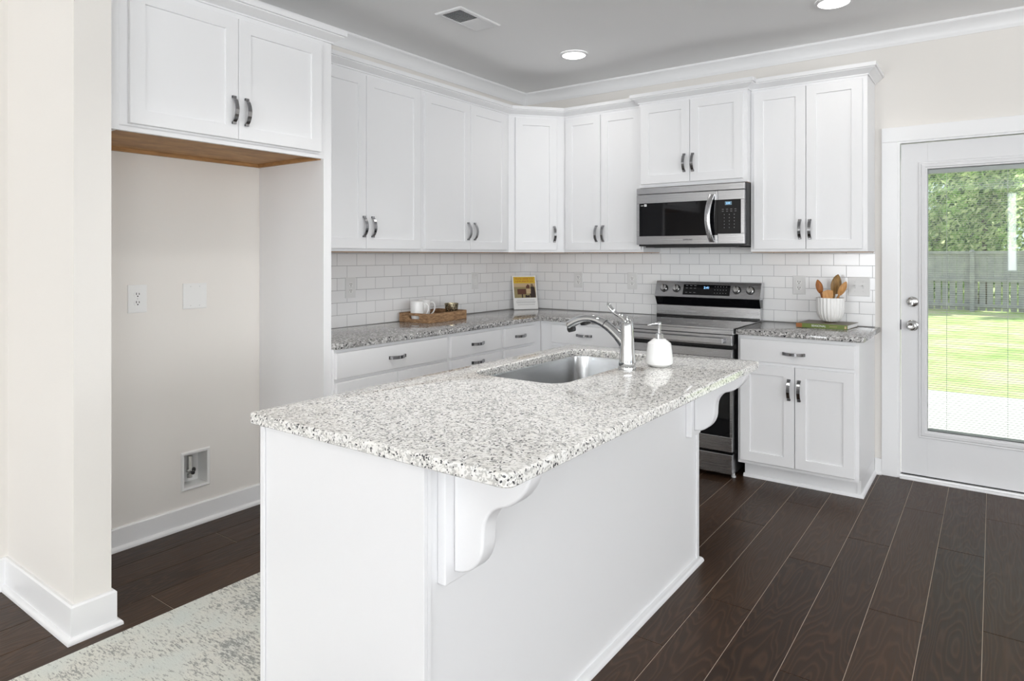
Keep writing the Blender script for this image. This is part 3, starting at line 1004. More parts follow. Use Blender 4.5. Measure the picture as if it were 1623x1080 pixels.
# sink
sk = thing('kitchen_sink', ((SKX0 + SKX1) / 2, (SKY0 + SKY1) / 2, 0.69), 'stainless steel undermount sink set into the island top', 'sink')
def grow(P, d, c=((SKX0 + SKX1) / 2, (SKY0 + SKY1) / 2)):
    ex, ey = (SKX1 - SKX0) / 2, (SKY1 - SKY0) / 2
    return [(c[0] + (x - c[0]) * (ex + d) / ex, c[1] + (y - c[1]) * (ey + d) / ey) for x, y in P]
hr = rrect(SKX0, SKX1, SKY0, SKY1, (0.075,) * 4, 8)
sm = MB()
lv = [(0.020, CB - 0.0015), (0.004, CB - 0.0015), (0.003, CB - 0.006), (0.0, 0.735), (-0.006, 0.712), (-0.022, 0.700), (-0.050, 0.696)]
sm.loops([[(x, y, z) for x, y in grow(hr, d)] for d, z in lv] , True, False, True)
sm.build('basin', 'stainless_sink', sk, 50)
MB().lathe([(0.045, 0.0), (0.045, 0.004), (0.036, 0.005), (0.030, 0.001)], ((SKX0 + SKX1) / 2, (SKY0 + SKY1) / 2, 0.6965), 24).build('drain', 'chrome', sk, True)

# faucet
fx, fy = 2.1125, -2.322
ft = thing('kitchen_faucet', (fx, fy, CTOP), 'polished chrome pull-out faucet with raised lever behind the island sink', 'faucet')
MB().lathe([(0.034, 0.0), (0.0345, 0.010), (0.033, 0.013), (0.0315, 0.014), (0.033, 0.018), (0.0325, 0.030), (0.0300, 0.060), (0.0275, 0.100), (0.0255, 0.140), (0.0245, 0.168), (0.0225, 0.182), (0.016, 0.192), (0.006, 0.196)], (fx, fy, CTOP + 0.0005), 36).build('column', 'chrome', ft, True)
def smooth_path(P, n=6):
    out = []
    P = [Vector(p) for p in P]
    for i in range(len(P) - 1):
        p0, p1, p2, p3 = P[max(i - 1, 0)], P[i], P[i + 1], P[min(i + 2, len(P) - 1)]
        for k in range(n):
            t = k / n
            out.append(0.5 * ((2 * p1) + (p2 - p0) * t + (2 * p0 - 5 * p1 + 4 * p2 - p3) * t * t + (3 * p1 - p0 - 3 * p2 + p3) * t ** 3))
    out.append(P[-1])
    return out
def lerp_list(v, n):
    out = []
    for i in range(len(v) - 1):
        out += [v[i] + (v[i + 1] - v[i]) * k / n for k in range(n)]
    return out + [v[-1]]
sp = [(2.104, fy, 1.012), (2.075, fy, 1.042), (2.045, fy, 1.067), (2.017, fy, 1.085)]
MB().tube(smooth_path(sp), lerp_list([0.023, 0.0205, 0.019, 0.018], 6), 20).build('spout', 'chrome', ft, True)
hd_ = [(2.0155, fy, 1.0860), (1.985, fy, 1.098), (1.950, fy, 1.1035), (1.915, fy, 1.1005), (1.880, fy, 1.089), (1.852, fy, 1.0735), (1.8445, fy, 1.0690)]
h_ = MB().tube(smooth_path(hd_), lerp_list([0.0182, 0.0165, 0.0150, 0.0155, 0.0175, 0.0190, 0.0170], 6), 20).build('spray_head', 'chrome', ft, True)
MB().tube([(2.0172, fy, 1.0852), (2.0150, fy, 1.0863)], 0.0187, 20).build('seam_ring', 'black_plastic', h_)
MB().tube([(1.872, fy, 1.0610), (1.846, fy, 1.0530), ], [0.0135, 0.0125], 16).build('spray_face', 'black_plastic', h_)
MB().tube([(1.945, fy, 1.0885), (1.925, fy, 1.0850), (1.905, fy, 1.0795)], [0.007, 0.010, 0.006], 12).build('spray_button', 'black_plastic', h_)
lv_ = [(2.1150, fy, 1.0960), (2.100, fy, 1.1140), (2.080, fy, 1.1235), (2.060, fy, 1.1340), (2.043, fy, 1.1490), (2.033, fy, 1.1620), (2.0275, fy, 1.1740)]
MB().tube(smooth_path(lv_), lerp_list([0.019, 0.0150, 0.0095, 0.0075, 0.0080, 0.0082, 0.0035], 6), 16, flat=lerp_list([1, 1, 1.1, 1.3, 1.5, 1.5, 1.3], 6)).build('lever', 'chrome', ft, True)

# soap dispenser
sx, sy = 2.1853, -2.1804
sd = thing('soap_dispenser', (sx, sy, CTOP), 'white ceramic soap pump bottle standing on the island beside the faucet', 'soap dispenser')
def oct_mod(a, z):
    return 1.0
MB().lathe([(0.032, 0.0), (0.036, 0.001), (0.053, 0.012), (0.0545, 0.018), (0.0540, 0.030), (0.0465, 0.090), (0.0455, 0.094), (0.0250, 0.110), (0.0235, 0.1115)], (sx, sy, CTOP + 0.0005), 40).build('bottle', 'ceramic_white', sd, 20)
MB().lathe([(0.0155, 0.111), (0.0155, 0.130), (0.012, 0.132), (0.0065, 0.133), (0.0065, 0.168), (0.0085, 0.170), (0.0085, 0.176), (0.007, 0.178)], (sx, sy, CTOP + 0.0005), 20).build('pump', 'chrome', sd, True)
MB().tube([(sx, sy, CTOP + 0.172), (sx - 0.022, sy - 0.018, CTOP + 0.171), (sx - 0.037, sy - 0.030, CTOP + 0.166)], [0.0045, 0.0038, 0.0028], 10).build('spout', 'chrome', sd, True)

# ------------------------------------------------------------------ range
rg = thing('kitchen_range', (1.627, -0.34, 0), 'stainless steel freestanding electric range with black glass oven door', 'range')
RX0, RX1 = 1.2475, 2.0065
MB().box(RX0 + 0.004, RX1 - 0.008, -0.585, -0.02, 0.03, 0.890).build('body', 'black_plastic', rg)
ctp = MB().box(RX0, RX1, -0.655, -0.075, 0.908, 0.918, 0.002).build('cooktop', 'black_glass', rg)
ct2 = MB()
ct2.box(RX0, RX1, -0.680, -0.600, 0.8795, 0.9075, 0.003).box(RX0, RX1, -0.680, -0.656, 0.9075, 0.9195, 0.002)
ct2.build('front_rail', 'stainless', rg)
for (bx_, by_, br__) in ((1.43, -0.50, 0.10), (1.82, -0.50, 0.085), (1.43, -0.22, 0.075), (1.82, -0.22, 0.09)):
    MB().loops([[(bx_ + r * cos(2 * pi * i / 40), by_ + r * sin(2 * pi * i / 40), z) for i in range(40)] for r, z in ((br__, 0.9181), (br__, 0.9184), (br__ - 0.002, 0.9184), (br__ - 0.002, 0.9181))]).build('burner_ring', 'grey_text', ctp)
# oven door: top band with bar handle, dark window, bottom band
od = MB()
od.box(RX0 + 0.012, RX1 - 0.010, -0.672, -0.590, 0.812, 0.876, 0.003)
od_o = od.build('upper_panel', 'stainless', rg)
hb = MB().box(RX0 + 0.055, RX1 - 0.055, -0.712, -0.696, 0.824, 0.858, 0.004)
hb.box(RX0 + 0.060, RX0 + 0.085, -0.700, -0.671, 0.830, 0.852).box(RX1 - 0.085, RX1 - 0.060, -0.700, -0.671, 0.830, 0.852)
hb.build('handle', 'stainless', od_o)
dr = MB()
D0, D1 = RX0 + 0.008, RX1 - 0.010
dr.box(D0, D1, -0.666, -0.590, 0.165, 0.256, 0.003).box(D0, D1, -0.666, -0.590, 0.735, 0.788, 0.003)
dr.box(D0, D0 + 0.014, -0.666, -0.590, 0.256, 0.735).box(D1 - 0.014, D1, -0.666, -0.590, 0.256, 0.735)
dro = dr.build('oven_door', 'stainless', rg)
MB().box(D0 + 0.014, D1 - 0.014, -0.662, -0.595, 0.256, 0.735).build('window', 'black_glass', dro)
dw = MB().box(D0, D1, -0.666, -0.590, 0.030, 0.150, 0.003)
dw.build('storage_drawer', 'stainless', rg)
for fx_ in (RX0 + 0.05, RX1 - 0.022):
    for fy_ in (-0.60, -0.06):
        MB().lathe([(0.014, 0.0), (0.014, 0.008), (0.008, 0.010), (0.008, 0.031)], (fx_, fy_, 0.0), 16).build('foot', 'plastic_grey' if fy_ < -0.3 else 'black_plastic', rg, True)
# back guard
bg = MB()
prof = [(-0.022, 0.90), (-0.072, 0.90), (-0.072, 0.998)]
bg.prism([(-0.022, 0.918), (-0.072, 0.918), (-0.072, 0.997), (-0.068, 1.000), (-0.022, 1.000)], (RX0 + 0.002, 0, 0), Y, Z, X, RX1 - RX0 - 0.010)
bgo = bg.build('backguard', 'stainless', rg)
MB().prism([(-0.022, 1.0005), (-0.068, 1.0005), (-0.100, 1.058), (-0.022, 1.058)], (RX0 + 0.002, 0, 0), Y, Z, X, RX1 - RX0 - 0.010).build('vent_recess', 'black_glass', bgo)
MB().box(RX0 + 0.002, RX1 - 0.010, -0.0735, -0.071, 0.9185, 0.930).build('vent_slot', 'black_plastic', bgo)
cpP0, cpP1 = Vector((0, -0.111, 1.0585)), Vector((0, -0.066, 1.1725))
MB().prism([(-0.022, 1.0585), (-0.107, 1.0585), (-0.112, 1.063), (-0.067, 1.171), (-0.062, 1.1735), (-0.022, 1.1735)], (RX0 + 0.002, 0, 0), Y, Z, X, RX1 - RX0 - 0.004).build('control_panel', 'stainless', rg)
cp = [o for o in rg.children if o.name.startswith('control_panel')][0]
cv_ = (Vector((0, -0.067, 1.171)) - Vector((0, -0.112, 1.063))).normalized()   # up along the panel
cn_ = Vector((0, -cv_.z, cv_.y))                                                # out of the panel
def on_panel(x, z):
    t = (z - 1.063) / (1.171 - 1.063)
    return Vector((x, -0.112 + 0.045 * t, z))
o_ = on_panel(1.462, 1.079)
dsp = MB().obox(o_ + cn_ * 0.0002, X, cv_, cn_, 0.337, 0.078, 0.0015).build('display', 'black_glass', cp)
text('clock', '2:41', 0.024, on_panel(1.632, 1.130) + cn_ * 0.0022, X, cv_, 'display_blue', dsp)
for r_, zz, names in ((0, 1.142, ('Bake', 'Broil', 'Warm')), (1, 1.124, ('Conv', 'Roast', 'Steam')), (2, 1.094, ('Timer', 'Light', 'Lock'))):
    for q, w in enumerate(names):
        MB().obox(on_panel(1.480 + q * 0.030, zz) + cn_ * 0.0018, X, cv_, cn_, 0.016, 0.0022, 0.0003).build('key_mark', 'grey_text', dsp)
for r_ in range(3):
    for q in range(5):
        MB().obox(on_panel(1.690 + q * 0.020, 1.138 - r_ * 0.022) + cn_ * 0.0018, X, cv_, cn_, 0.005, 0.003, 0.0003).build('key_mark', 'grey_text', dsp)
for kx in (1.317, 1.411, 1.8455, 1.937):
    c0 = on_panel(kx, 1.120)
    k1 = MB().tube([c0 + cn_ * 0.0005, c0 + cn_ * 0.006], [0.029, 0.0285], 28).build('knob', 'black_plastic', cp, 40)
    k2 = MB().tube([c0 + cn_ * 0.006, c0 + cn_ * 0.020, c0 + cn_ * 0.026], [0.0245, 0.0225, 0.0195], 28)
    k2.obox(c0 + cn_ * 0.024 - X * 0.004 - cv_ * 0.021, X, cv_, cn_, 0.008, 0.042, 0.012, 0.002)
    k2.build('dial', 'nickel', k1, 40)

# ------------------------------------------------------------------ microwave
mw = thing('microwave', (1.624, -0.2, 1.42), 'stainless over-the-range microwave with black window and keypad', 'microwave')
MX0, MX1, MF = 1.2515, 1.9985, -0.420
MB().box(MX0 + 0.003, MX1 + 0.0, -0.385, -0.004, 1.425, 1.830).build('body', 'black_plastic', mw)
MB().box(MX0, MX1 - 0.003, MF, -0.386, 1.784, 1.827, 0.003).build('top_grille', 'stainless', mw)
md = MB()
DXR = 1.8225
md.box(MX0, DXR, MF, -0.386, 1.7205, 1.7815, 0.002).box(MX0, DXR, MF, -0.386, 1.436, 1.4935, 0.002)
md.box(MX0, 1.2720, MF, -0.386, 1.4935, 1.7205)
mdo = md.build('door', 'stainless', mw)
wn = MB().box(1.2720, DXR, MF + 0.002, -0.386, 1.4935, 1.7205).build('window', 'black_glass', mdo)
# curved bar handle
hp = []
for i in range(13):
    t = i / 12
    z = 1.447 + (1.758 - 1.447) * t
    hp.append((1.7895 - 0.020 * sin(pi * t), MF - 0.006 - 0.034 * sin(pi * t) ** 0.7, z))
hm = MB()
lp = []
for p in hp:
    x, y, z = p
    lp.append([(x - 0.017, y + 0.004, z), (x - 0.017, y - 0.006, z), (x - 0.012, y - 0.010, z), (x + 0.012, y - 0.010, z), (x + 0.017, y - 0.006, z), (x + 0.017, y + 0.004, z)])
hm.loops(lp, True, True, True)
hm.build('handle', 'stainless', mdo, 50)
text('brand_lettering', 'SAMSUNG', 0.0145, (1.6225, MF - 0.0006, 1.4655), X, Z, 'dark_text', mdo)
stk = MB().box(1.309, 1.327, MF + 0.0008, MF + 0.0018, 1.700, 1.716)
so = stk.build('sticker', 'white_text', wn)
text('sticker_lettering', 'new', 0.012, (1.293, MF + 0.0012, 1.707), X, Z, 'white_text', wn)
text('sticker_mark', '+', 0.016, (1.318, MF + 0.0004, 1.708), X, Z, 'dark_text', so)
kp = MB()
K1 = MX1 - 0.003
kp.box(1.8245, K1, MF, -0.386, 1.7205, 1.7815, 0.002).box(1.8245, K1, MF, -0.386, 1.436, 1.502, 0.002).box(1.974, K1, MF, -0.386, 1.502, 1.7205)
kpo = kp.build('control_column', 'stainless', mw)
kb_ = MB().box(1.8245, 1.974, MF + 0.001, -0.386, 1.502, 1.7205).build('keypad', 'black_glass', kpo)
MB().box(1.872, 1.915, MF + 0.0002, MF + 0.001, 1.686, 1.709).build('display', 'display_panel', kb_)
text('clock', '2:41', 0.016, (1.8935, MF - 0.0002, 1.6975), X, Z, 'display_blue', kb_)
for r_ in range(2):
    for q in range(4):
        MB().box(1.852 + q * 0.027, 1.864 + q * 0.027, MF + 0.0002, MF + 0.001, 1.658 - r_ * 0.013, 1.660 - r_ * 0.013).build('key_mark', 'grey_text', kb_)
for r_ in range(5):
    for q in range(3):
        MB().box(1.866 + q * 0.032, 1.869 + q * 0.032, MF + 0.0002, MF + 0.001, 1.622 - r_ * 0.021, 1.627 - r_ * 0.021).build('key_mark', 'grey_text', kb_)
un = MB().box(MX0 + 0.05, MX1 - 0.05, -0.375, -0.05, 1.416, 1.4245)
uo = un.build('underside_panel', 'black_recess', mw)
for a in (MX0 + 0.10, MX0 + 0.42):
    MB().box(a, a + 0.24, -0.34, -0.20, 1.413, 1.4155).build('grease_filter', 'handle_metal', uo)
for a in (MX0 + 0.16, MX0 + 0.52):
    MB().box(a, a + 0.09, -0.17, -0.11, 1.413, 1.4155).build('cooktop_lamp', 'plastic_grey', uo)

# ------------------------------------------------------------------ tile backsplash
tl = MB().box(0.0005, 0.008, -2.5025, -0.0108, CTOP + 0.0005, UB - 0.0005)
tag(tl.build('tile_backsplash', 'tile_left'), 'white subway tile backsplash along the left wall', 'backsplash')
tb = MB().box(0.0005, 2.676, -0.008, -0.0005, CTOP + 0.0005, UB - 0.0005).box(1.2500, 2.0, -0.008, -0.0005, UB - 0.0005, 1.42).box(1.2500, 2.005, -0.008, -0.0005, 0.85, CTOP + 0.0005)
tag(tb.build('tile_backsplash', 'tile_back'), 'white subway tile backsplash on the back wall behind the range', 'backsplash')

# ------------------------------------------------------------------ outlets and plates
def outlet(loc, u, n, label, w=0.074, h=0.122, kind='duplex', cat='outlet', name='wall_outlet', group=None):
    loc, u, n = Vector(loc), Vector(u), Vector(n)
    r = thing(name, loc, label, cat, group)
    p = MB()
    lp = []
    for ins, d in ((0.0, 0.0003), (0.0, 0.0045), (0.003, 0.006)):
        a, b_ = w / 2 - ins, h / 2 - ins
        lp.append([loc + u * i * a + Z * j * b_ + n * d for i, j in ((-1, -1), (1, -1), (1, 1), (-1, 1))])
    p.loops(lp, True, True, True)
    p.build('cover_plate', 'plastic_white' if loc.x == 0 else 'plate_white', r)
    if kind == 'duplex':
        for s in (1, -1):
            c = loc + Z * s * 0.0195 + n * 0.0062
            rc = MB()
            poly = [(0.0172 * cos(t), max(-0.0145, min(0.0145, 0.0172 * sin(t)))) for t in [2 * pi * i / 28 for i in range(28)]]
            rc.prism(poly, c, u, Z, n, 0.0018)
            ro = rc.build('receptacle', 'plastic_white', r)
            sl = MB()
            sl.obox(c + u * -0.0078 + Z * -0.001 + n * 0.0018, u, Z, n, 0.0032, 0.0105, 0.0003)
            sl.obox(c + u * 0.0050 + Z * -0.001 + n * 0.0018, u, Z, n, 0.0032, 0.0090, 0.0003)
            sl.prism([(0.0032 * cos(t), -0.0075 + 0.0032 * sin(t)) for t in [2 * pi * i / 12 for i in range(12)]], c + n * 0.0018, u, Z, n, 0.0003)
            sl.build('slots', 'slot_black', ro)
        MB().cyl(loc + n * 0.006, loc + n * 0.0072, 0.003, n=10).build('screw', 'plastic_grey', r)
    elif kind == 'gfci':
        ro = MB().obox(loc - u * 0.0165 - Z * 0.033 + n * 0.006, u, Z, n, 0.033, 0.066, 0.002, 0.0006).build('receptacle', 'plastic_white', r)
        sl = MB()
        for s in (1, -1):
            c = loc + Z * s * 0.020 + n * 0.0081
            sl.obox(c + u * -0.0078 - Z * 0.004, u, Z, n, 0.002, 0.008, 0.0003).obox(c + u * 0.0055 - Z * 0.004, u, Z, n, 0.002, 0.007, 0.0003)
        sl.build('slots', 'plastic_grey', ro)
    elif kind == 'toggle':
        for s in (-1, 1):
            c = loc + u * s * 0.023
            ro = MB().obox(c - u * 0.005 - Z * 0.012 + n * 0.006, u, Z, n, 0.010, 0.024, 0.0008).build('switch_slot', 'plastic_grey', r)
            MB().obox(c - u * 0.0035 + Z * 0.002 + n * 0.0065, u, (Z * 0.85 + n * 0.5).normalized(), n, 0.007, 0.010, 0.008, 0.001).build('toggle', 'plastic_white', ro)
            for q in (-1, 1):
                MB().cyl(c + Z * q * 0.030 + n * 0.006, c + Z * q * 0.030 + n * 0.0068, 0.0028, n=10).build('screw', 'plastic_grey', r)
    elif kind == 'blank':
        for s in (-1, 1):
            for q in (-1, 1):
                MB().cyl(loc + u * s * 0.023 + Z * q * 0.048 + n * 0.006, loc + u * s * 0.023 + Z * q * 0.048 + n * 0.0068, 0.0028, n=10).build('screw', 'plastic_grey', r)
    return r
outlet((0.008, -1.9215, 1.158), Y, X, 'white duplex outlet on the left tile wall near the refrigerator panel', 0.080, 0.128)
outlet((0.008, -0.6875, 1.1635), Y, X, 'white outlet with square face on the left tile wall, between tray and card', 0.080, 0.128, 'gfci')
outlet((0.544, -0.008, 1.163), X, -Y, 'white duplex outlet on the back tile wall, the nearer one to the corner', 0.080, 0.126)
outlet((1.022, -0.008, 1.1635), X, -Y, 'white duplex outlet on the back tile wall just left of the range', 0.080, 0.128)
outlet((2.231, -0.008, 1.164), X, -Y, 'white duplex outlet on the back tile wall left of the wooden spoons', 0.080, 0.124)
outlet((2.587, -0.008, 1.1635), X, -Y, 'white double light switch plate on the tile beside the door', 0.124, 0.122, 'toggle', 'light switch', 'light_switch')
outlet((0.0, -3.197, 1.156), Y, X, 'white duplex outlet on the beige wall of the refrigerator space', 0.085, 0.132)
outlet((0.0, -2.918, 1.156), Y, X, 'square blank white cover plate beside the outlet in the refrigerator space', 0.122, 0.128, 'blank', 'cover plate', 'blank_plate')

# recessed valve box
vb = thing('valve_box', (0, -2.914, 0.276), 'white recessed water valve box low on the refrigerator space wall', 'valve box')
fr = MB()
y0, y1, z0, z1 = -2.990, -2.8373, 0.180, 0.376
lp = []
for ins, d in ((0.0, 0.0004), (0.0, 0.002), (0.006, 0.008), (0.020, 0.006), (0.022, 0.0), (0.022, -0.085)):
    k = 0.78 if ins >= 0.02 else 1
    lp.append([(d, y0 + ins * k, z0 + ins * k), (d, y1 - ins * k, z0 + ins * k), (d, y1 - ins * k, z1 - ins * k), (d, y0 + ins * k, z1 - ins * k)])
lp = [[(d, min(max(y, VB[0] + 0.001), VB[1] - 0.001) if d < -0.01 else y, min(max(z, VB[2] + 0.001), VB[3] - 0.001) if d < -0.01 else z) for d, y, z in l] for l in lp]
fr.loops(lp, True, False, True)
fr.build('housing', 'plastic_white', vb)
va = MB()
vy, vx = -2.926, -0.032
va.cyl((vx, vy, 0.232), (vx, vy, 0.250), 0.013, n=16).cyl((vx, vy, 0.250), (vx, vy, 0.268), 0.009, n=14)
va.cyl((vx, vy, 0.276), (vx, vy, 0.342), 0.0150, 0.0135, n=16).cyl((vx, vy, 0.268), (vx, vy, 0.276), 0.017, n=6)
va.cyl((vx - 0.02, vy, 0.262), (vx + 0.03, vy, 0.262), 0.0105, n=14)
vo_ = va.build('valve', 'nickel', vb, True)
MB().lathe([(0.013, -0.010), (0.016, -0.004), (0.016, 0.004), (0.013, 0.010)], (vx + 0.004, vy + 0.012, 0.268), 10).build('valve_knob', 'black_plastic', vo_, True)
MB().cyl((vx + 0.030, vy, 0.262), (vx + 0.036, vy, 0.262), 0.0085, n=14).build('valve_outlet', 'slot_black', vo_)

# ------------------------------------------------------------------ things on the counters
# tray
ty0, ty1, tx0, tx1 = -1.517, -1.098, 0.012, 0.266
TZ = CTOP + 0.0005
tr = thing('serving_tray', ((tx0 + tx1) / 2, (ty0 + ty1) / 2, TZ), 'rustic brown wooden serving tray with cut-out handles on the left worktop', 'tray')
MB().box(tx0 + 0.002, tx1 - 0.002, ty0 + 0.002, ty1 - 0.002, TZ, TZ + 0.010).build('base_board', 'tray_wood', tr)
MB().box(tx0, tx0 + 0.012, ty0, ty1, TZ, TZ + 0.062, 0.001).build('side_board', 'tray_wood', tr)
MB().box(tx1 - 0.012, tx1, ty0, ty1, TZ, TZ + 0.062, 0.001).build('side_board', 'tray_wood', tr)
def handle_board(ya, yb):
    m = MB()
    a, c = tx0 + 0.012, tx1 - 0.012
    w, h = c - a, 0.062
    n = 8
    mid, hh = w / 2, 0.034
    hole = []
    for k in range(2 * (n + 1)):
        s = 1 if k <= n else -1
        t = (k % (n + 1)) / n
        ang = -pi / 2 + pi * t if s == 1 else pi / 2 + pi * t
        hole.append((mid + s * 0.036 + 0.011 * cos(ang), hh + 0.011 * sin(ang)))
    outer = []
    for k, (hx, hz) in enumerate(hole):
        if k == 0: outer.append((w, 0))
        elif k == n: outer.append((w, h))
        elif k == n + 1: outer.append((0, h))
        elif k == 2 * n + 1: outer.append((0, 0))
        elif k < n: outer.append((w, h * k / n))
        else: outer.append((0, h - h * (k - n - 1) / n))
    lp = []
    for P, y in ((outer, ya), (hole, ya), (hole, yb), (outer, yb), (outer, ya)):
        lp.append([(a + p[0], y, TZ + p[1]) for p in P])
    m.loops(lp, True)
    bmesh.ops.remove_doubles(m.bm, verts=m.bm.verts, dist=1e-6)
    return m
handle_board(ty0, ty0 + 0.012).build('end_board', 'tray_wood', tr)
handle_board(ty1 - 0.012, ty1).build('end_board', 'tray_wood', tr)

tr.rotation_euler.z = radians(4); tr.location.x += 0.012
# mugs
def mug(loc, label):
    r = thing('coffee_mug', loc, label, 'mug', 'white mugs on the tray')
    MB().lathe([(0.028, 0.0), (0.033, 0.002), (0.040, 0.018), (0.0440, 0.050), (0.0455, 0.126), (0.0448, 0.128), (0.0430, 0.126), (0.0415, 0.050), (0.036, 0.014), (0.0, 0.010)], loc, 36, True, False).build('cup', 'ceramic_white', r, True)
    d = Vector((0.809, 0.588, 0))
    L = Vector(loc)
    pts = [L + d * 0.0430 + Z * 0.108, L + d * 0.058 + Z * 0.112, L + d * 0.073 + Z * 0.100, L + d * 0.076 + Z * 0.075, L + d * 0.066 + Z * 0.045, L + d * 0.0425 + Z * 0.022]
    MB().tube(smooth_path(pts, 5), lerp_list([0.006, 0.0052, 0.005, 0.005, 0.005, 0.006], 5), 12).build('handle', 'ceramic_white', r, True)
    return r
mug((0.148, -1.468, TZ + 0.0105), 'white coffee mug on the tray, the front one nearest the viewer')
mug((0.082, -1.333, TZ + 0.0105), 'white coffee mug on the tray, half hidden behind the other mug')
cdl = MB().lathe([(0.030, 0.0), (0.036, 0.004), (0.047, 0.084), (0.0490, 0.100), (0.0465, 0.100), (0.044, 0.084), (0.033, 0.010), (0.0, 0.008)], (0.190, -1.168, TZ + 0.0105), 40, True, False,
                mod=lambda a, z: 1 + 0.02 * (1 if (int(a / (2 * pi) * 40 + 0.5) + int(z * 160)) % 2 else 0) * (1 if 0.002 < z < 0.09 else 0))
tag(cdl.build('candle_holder', 'mercury_glass', None, 15, (0.190, -1.168, TZ + 0.0105)), 'small bronze hammered candle holder in the far end of the tray', 'candle holder')

# leaning card with a picture
bl, brr = Vector((0.0790, -0.262, TZ)), Vector((0.2040, -0.092, TZ))
cu_ = (brr - bl).normalized()
back = Vector((-cu_.y, cu_.x, 0))
cvv = (Z * 0.274 + back * 0.066).normalized()
cnn = cu_.cross(cvv)
CW, CH = (brr - bl).length, 0.284
cd0 = thing('photo_card', (bl + brr) / 2, 'printed card with yellow heading and brown picture leaning in the counter corner', 'card')
MB().obox(bl, cu_, cvv, cnn, CW, CH, 0.002).build('sheet', 'paper_white', cd0)
def onc(a, b_, d=0.0022):
    return bl + cu_ * (a * CW) + cvv * (b_ * CH) + cnn * d
def patch(name, a0, a1, b0, b1, m, parent, lift=0.0022, th=0.0003):
    return MB().obox(onc(a0, b0, lift), cu_, cvv, cnn, (a1 - a0) * CW, (b1 - b0) * CH, th).build(name, m, parent)
sheet = cd0.children[0]
patch('heading_band', 0.055, 0.955, 0.77, 0.96, 'paper_yellow', sheet)
pic = patch('picture', 0.055, 0.955, 0.335, 0.77, 'paper_olive', sheet)
patch('picture_sky', 0.055, 0.955, 0.66, 0.77, 'paper_tan', pic, 0.0026)
patch('picture_sign', 0.19, 0.55, 0.44, 0.60, 'paper_brown', pic, 0.0026)
patch('picture_post', 0.36, 0.41, 0.335, 0.44, 'paper_darkbrown', pic, 0.0026)
def blob(name, pts, m, lift=0.0026):
    MB().prism([(p[0] * CW, p[1] * CH) for p in pts], bl + cnn * lift, cu_, cvv, cnn, 0.0003).build(name, m, pic)
blob('picture_figure', [(0.72, 0.340), (0.93, 0.340), (0.94, 0.46), (0.91, 0.62), (0.84, 0.74), (0.78, 0.76), (0.74, 0.68), (0.76, 0.56), (0.70, 0.44)], 'paper_darkbrown')
blob('picture_box', [(0.56, 0.46), (0.74, 0.46), (0.74, 0.60), (0.56, 0.60)], 'paper_tan', 0.0030)
blob('picture_bush', [(0.56, 0.61), (0.70, 0.61), (0.71, 0.70), (0.63, 0.74), (0.56, 0.68)], 'paper_brown', 0.0030)
blob('picture_dog', [(0.50, 0.345), (0.70, 0.345), (0.68, 0.42), (0.60, 0.40), (0.52, 0.43)], 'paper_darkbrown', 0.0030)
text('heading', 'Home sweet it is', 0.0225, onc(0.5, 0.905, 0.0027), cu_, cvv, 'paper_red', sheet, 0.0002)
text('heading', 'a great place for you', 0.0190, onc(0.5, 0.835, 0.0027), cu_, cvv, 'paper_red', sheet, 0.0002)
for a0, a1, b_ in ((0.14, 0.88, 0.265), (0.10, 0.92, 0.215), (0.12, 0.90, 0.185), (0.16, 0.88, 0.130)):
    patch('text_line', a0, a1, b_, b_ + 0.010, 'grey_text', sheet)

# book
bk = thing('cook_book', (2.43, -0.17, TZ), 'green cookbook lying flat under the white fluted crock', 'book')
B0, B1, B2, B3 = Vector((2.2775, -0.302, TZ)), Vector((2.5680, -0.302, TZ)), Vector((2.590, -0.060, TZ)), Vector((2.300, -0.060, TZ))
pq = [(p.x, p.y) for p in (B0, B1, B2, B3)]
MB().prism(pq, (0, 0, TZ), X, Y, Z, 0.0025).prism(pq, (0, 0, TZ + 0.0245), X, Y, Z, 0.0025).build('cover', 'book_dark', bk)
ins = [(p[0] + (2.433 - p[0]) * 0.03, p[1] + (-0.18 - p[1]) * 0.03) for p in pq]
MB().prism(ins, (0, 0, TZ + 0.0026), X, Y, Z, 0.0218).build('pages', 'paper_white', bk)
spn = MB().prism([(0, 0), (0.2905, 0), (0.2905, 0.027), (0, 0.027)], B0 - Y * 0.002, X, Z, Y, 0.002).build('spine', 'book_green', bk)
MB().box(2.2785, 2.3130, -0.3048, -0.3042, TZ + 0.001, TZ + 0.026).build('spine_picture', 'book_orange', spn)
text('spine_title', 'SEASONAL', 0.017, (2.408, -0.3046, TZ + 0.0135), X, Z, 'white_text', spn)
text('spine_author', 'COOKING', 0.009, (2.490, -0.3046, TZ + 0.0135), X, Z, 'paper_tan', spn)
MB().box(2.552, 2.562, -0.3048, -0.3042, TZ + 0.005, TZ + 0.020).build('spine_mark', 'paper_tan', spn)

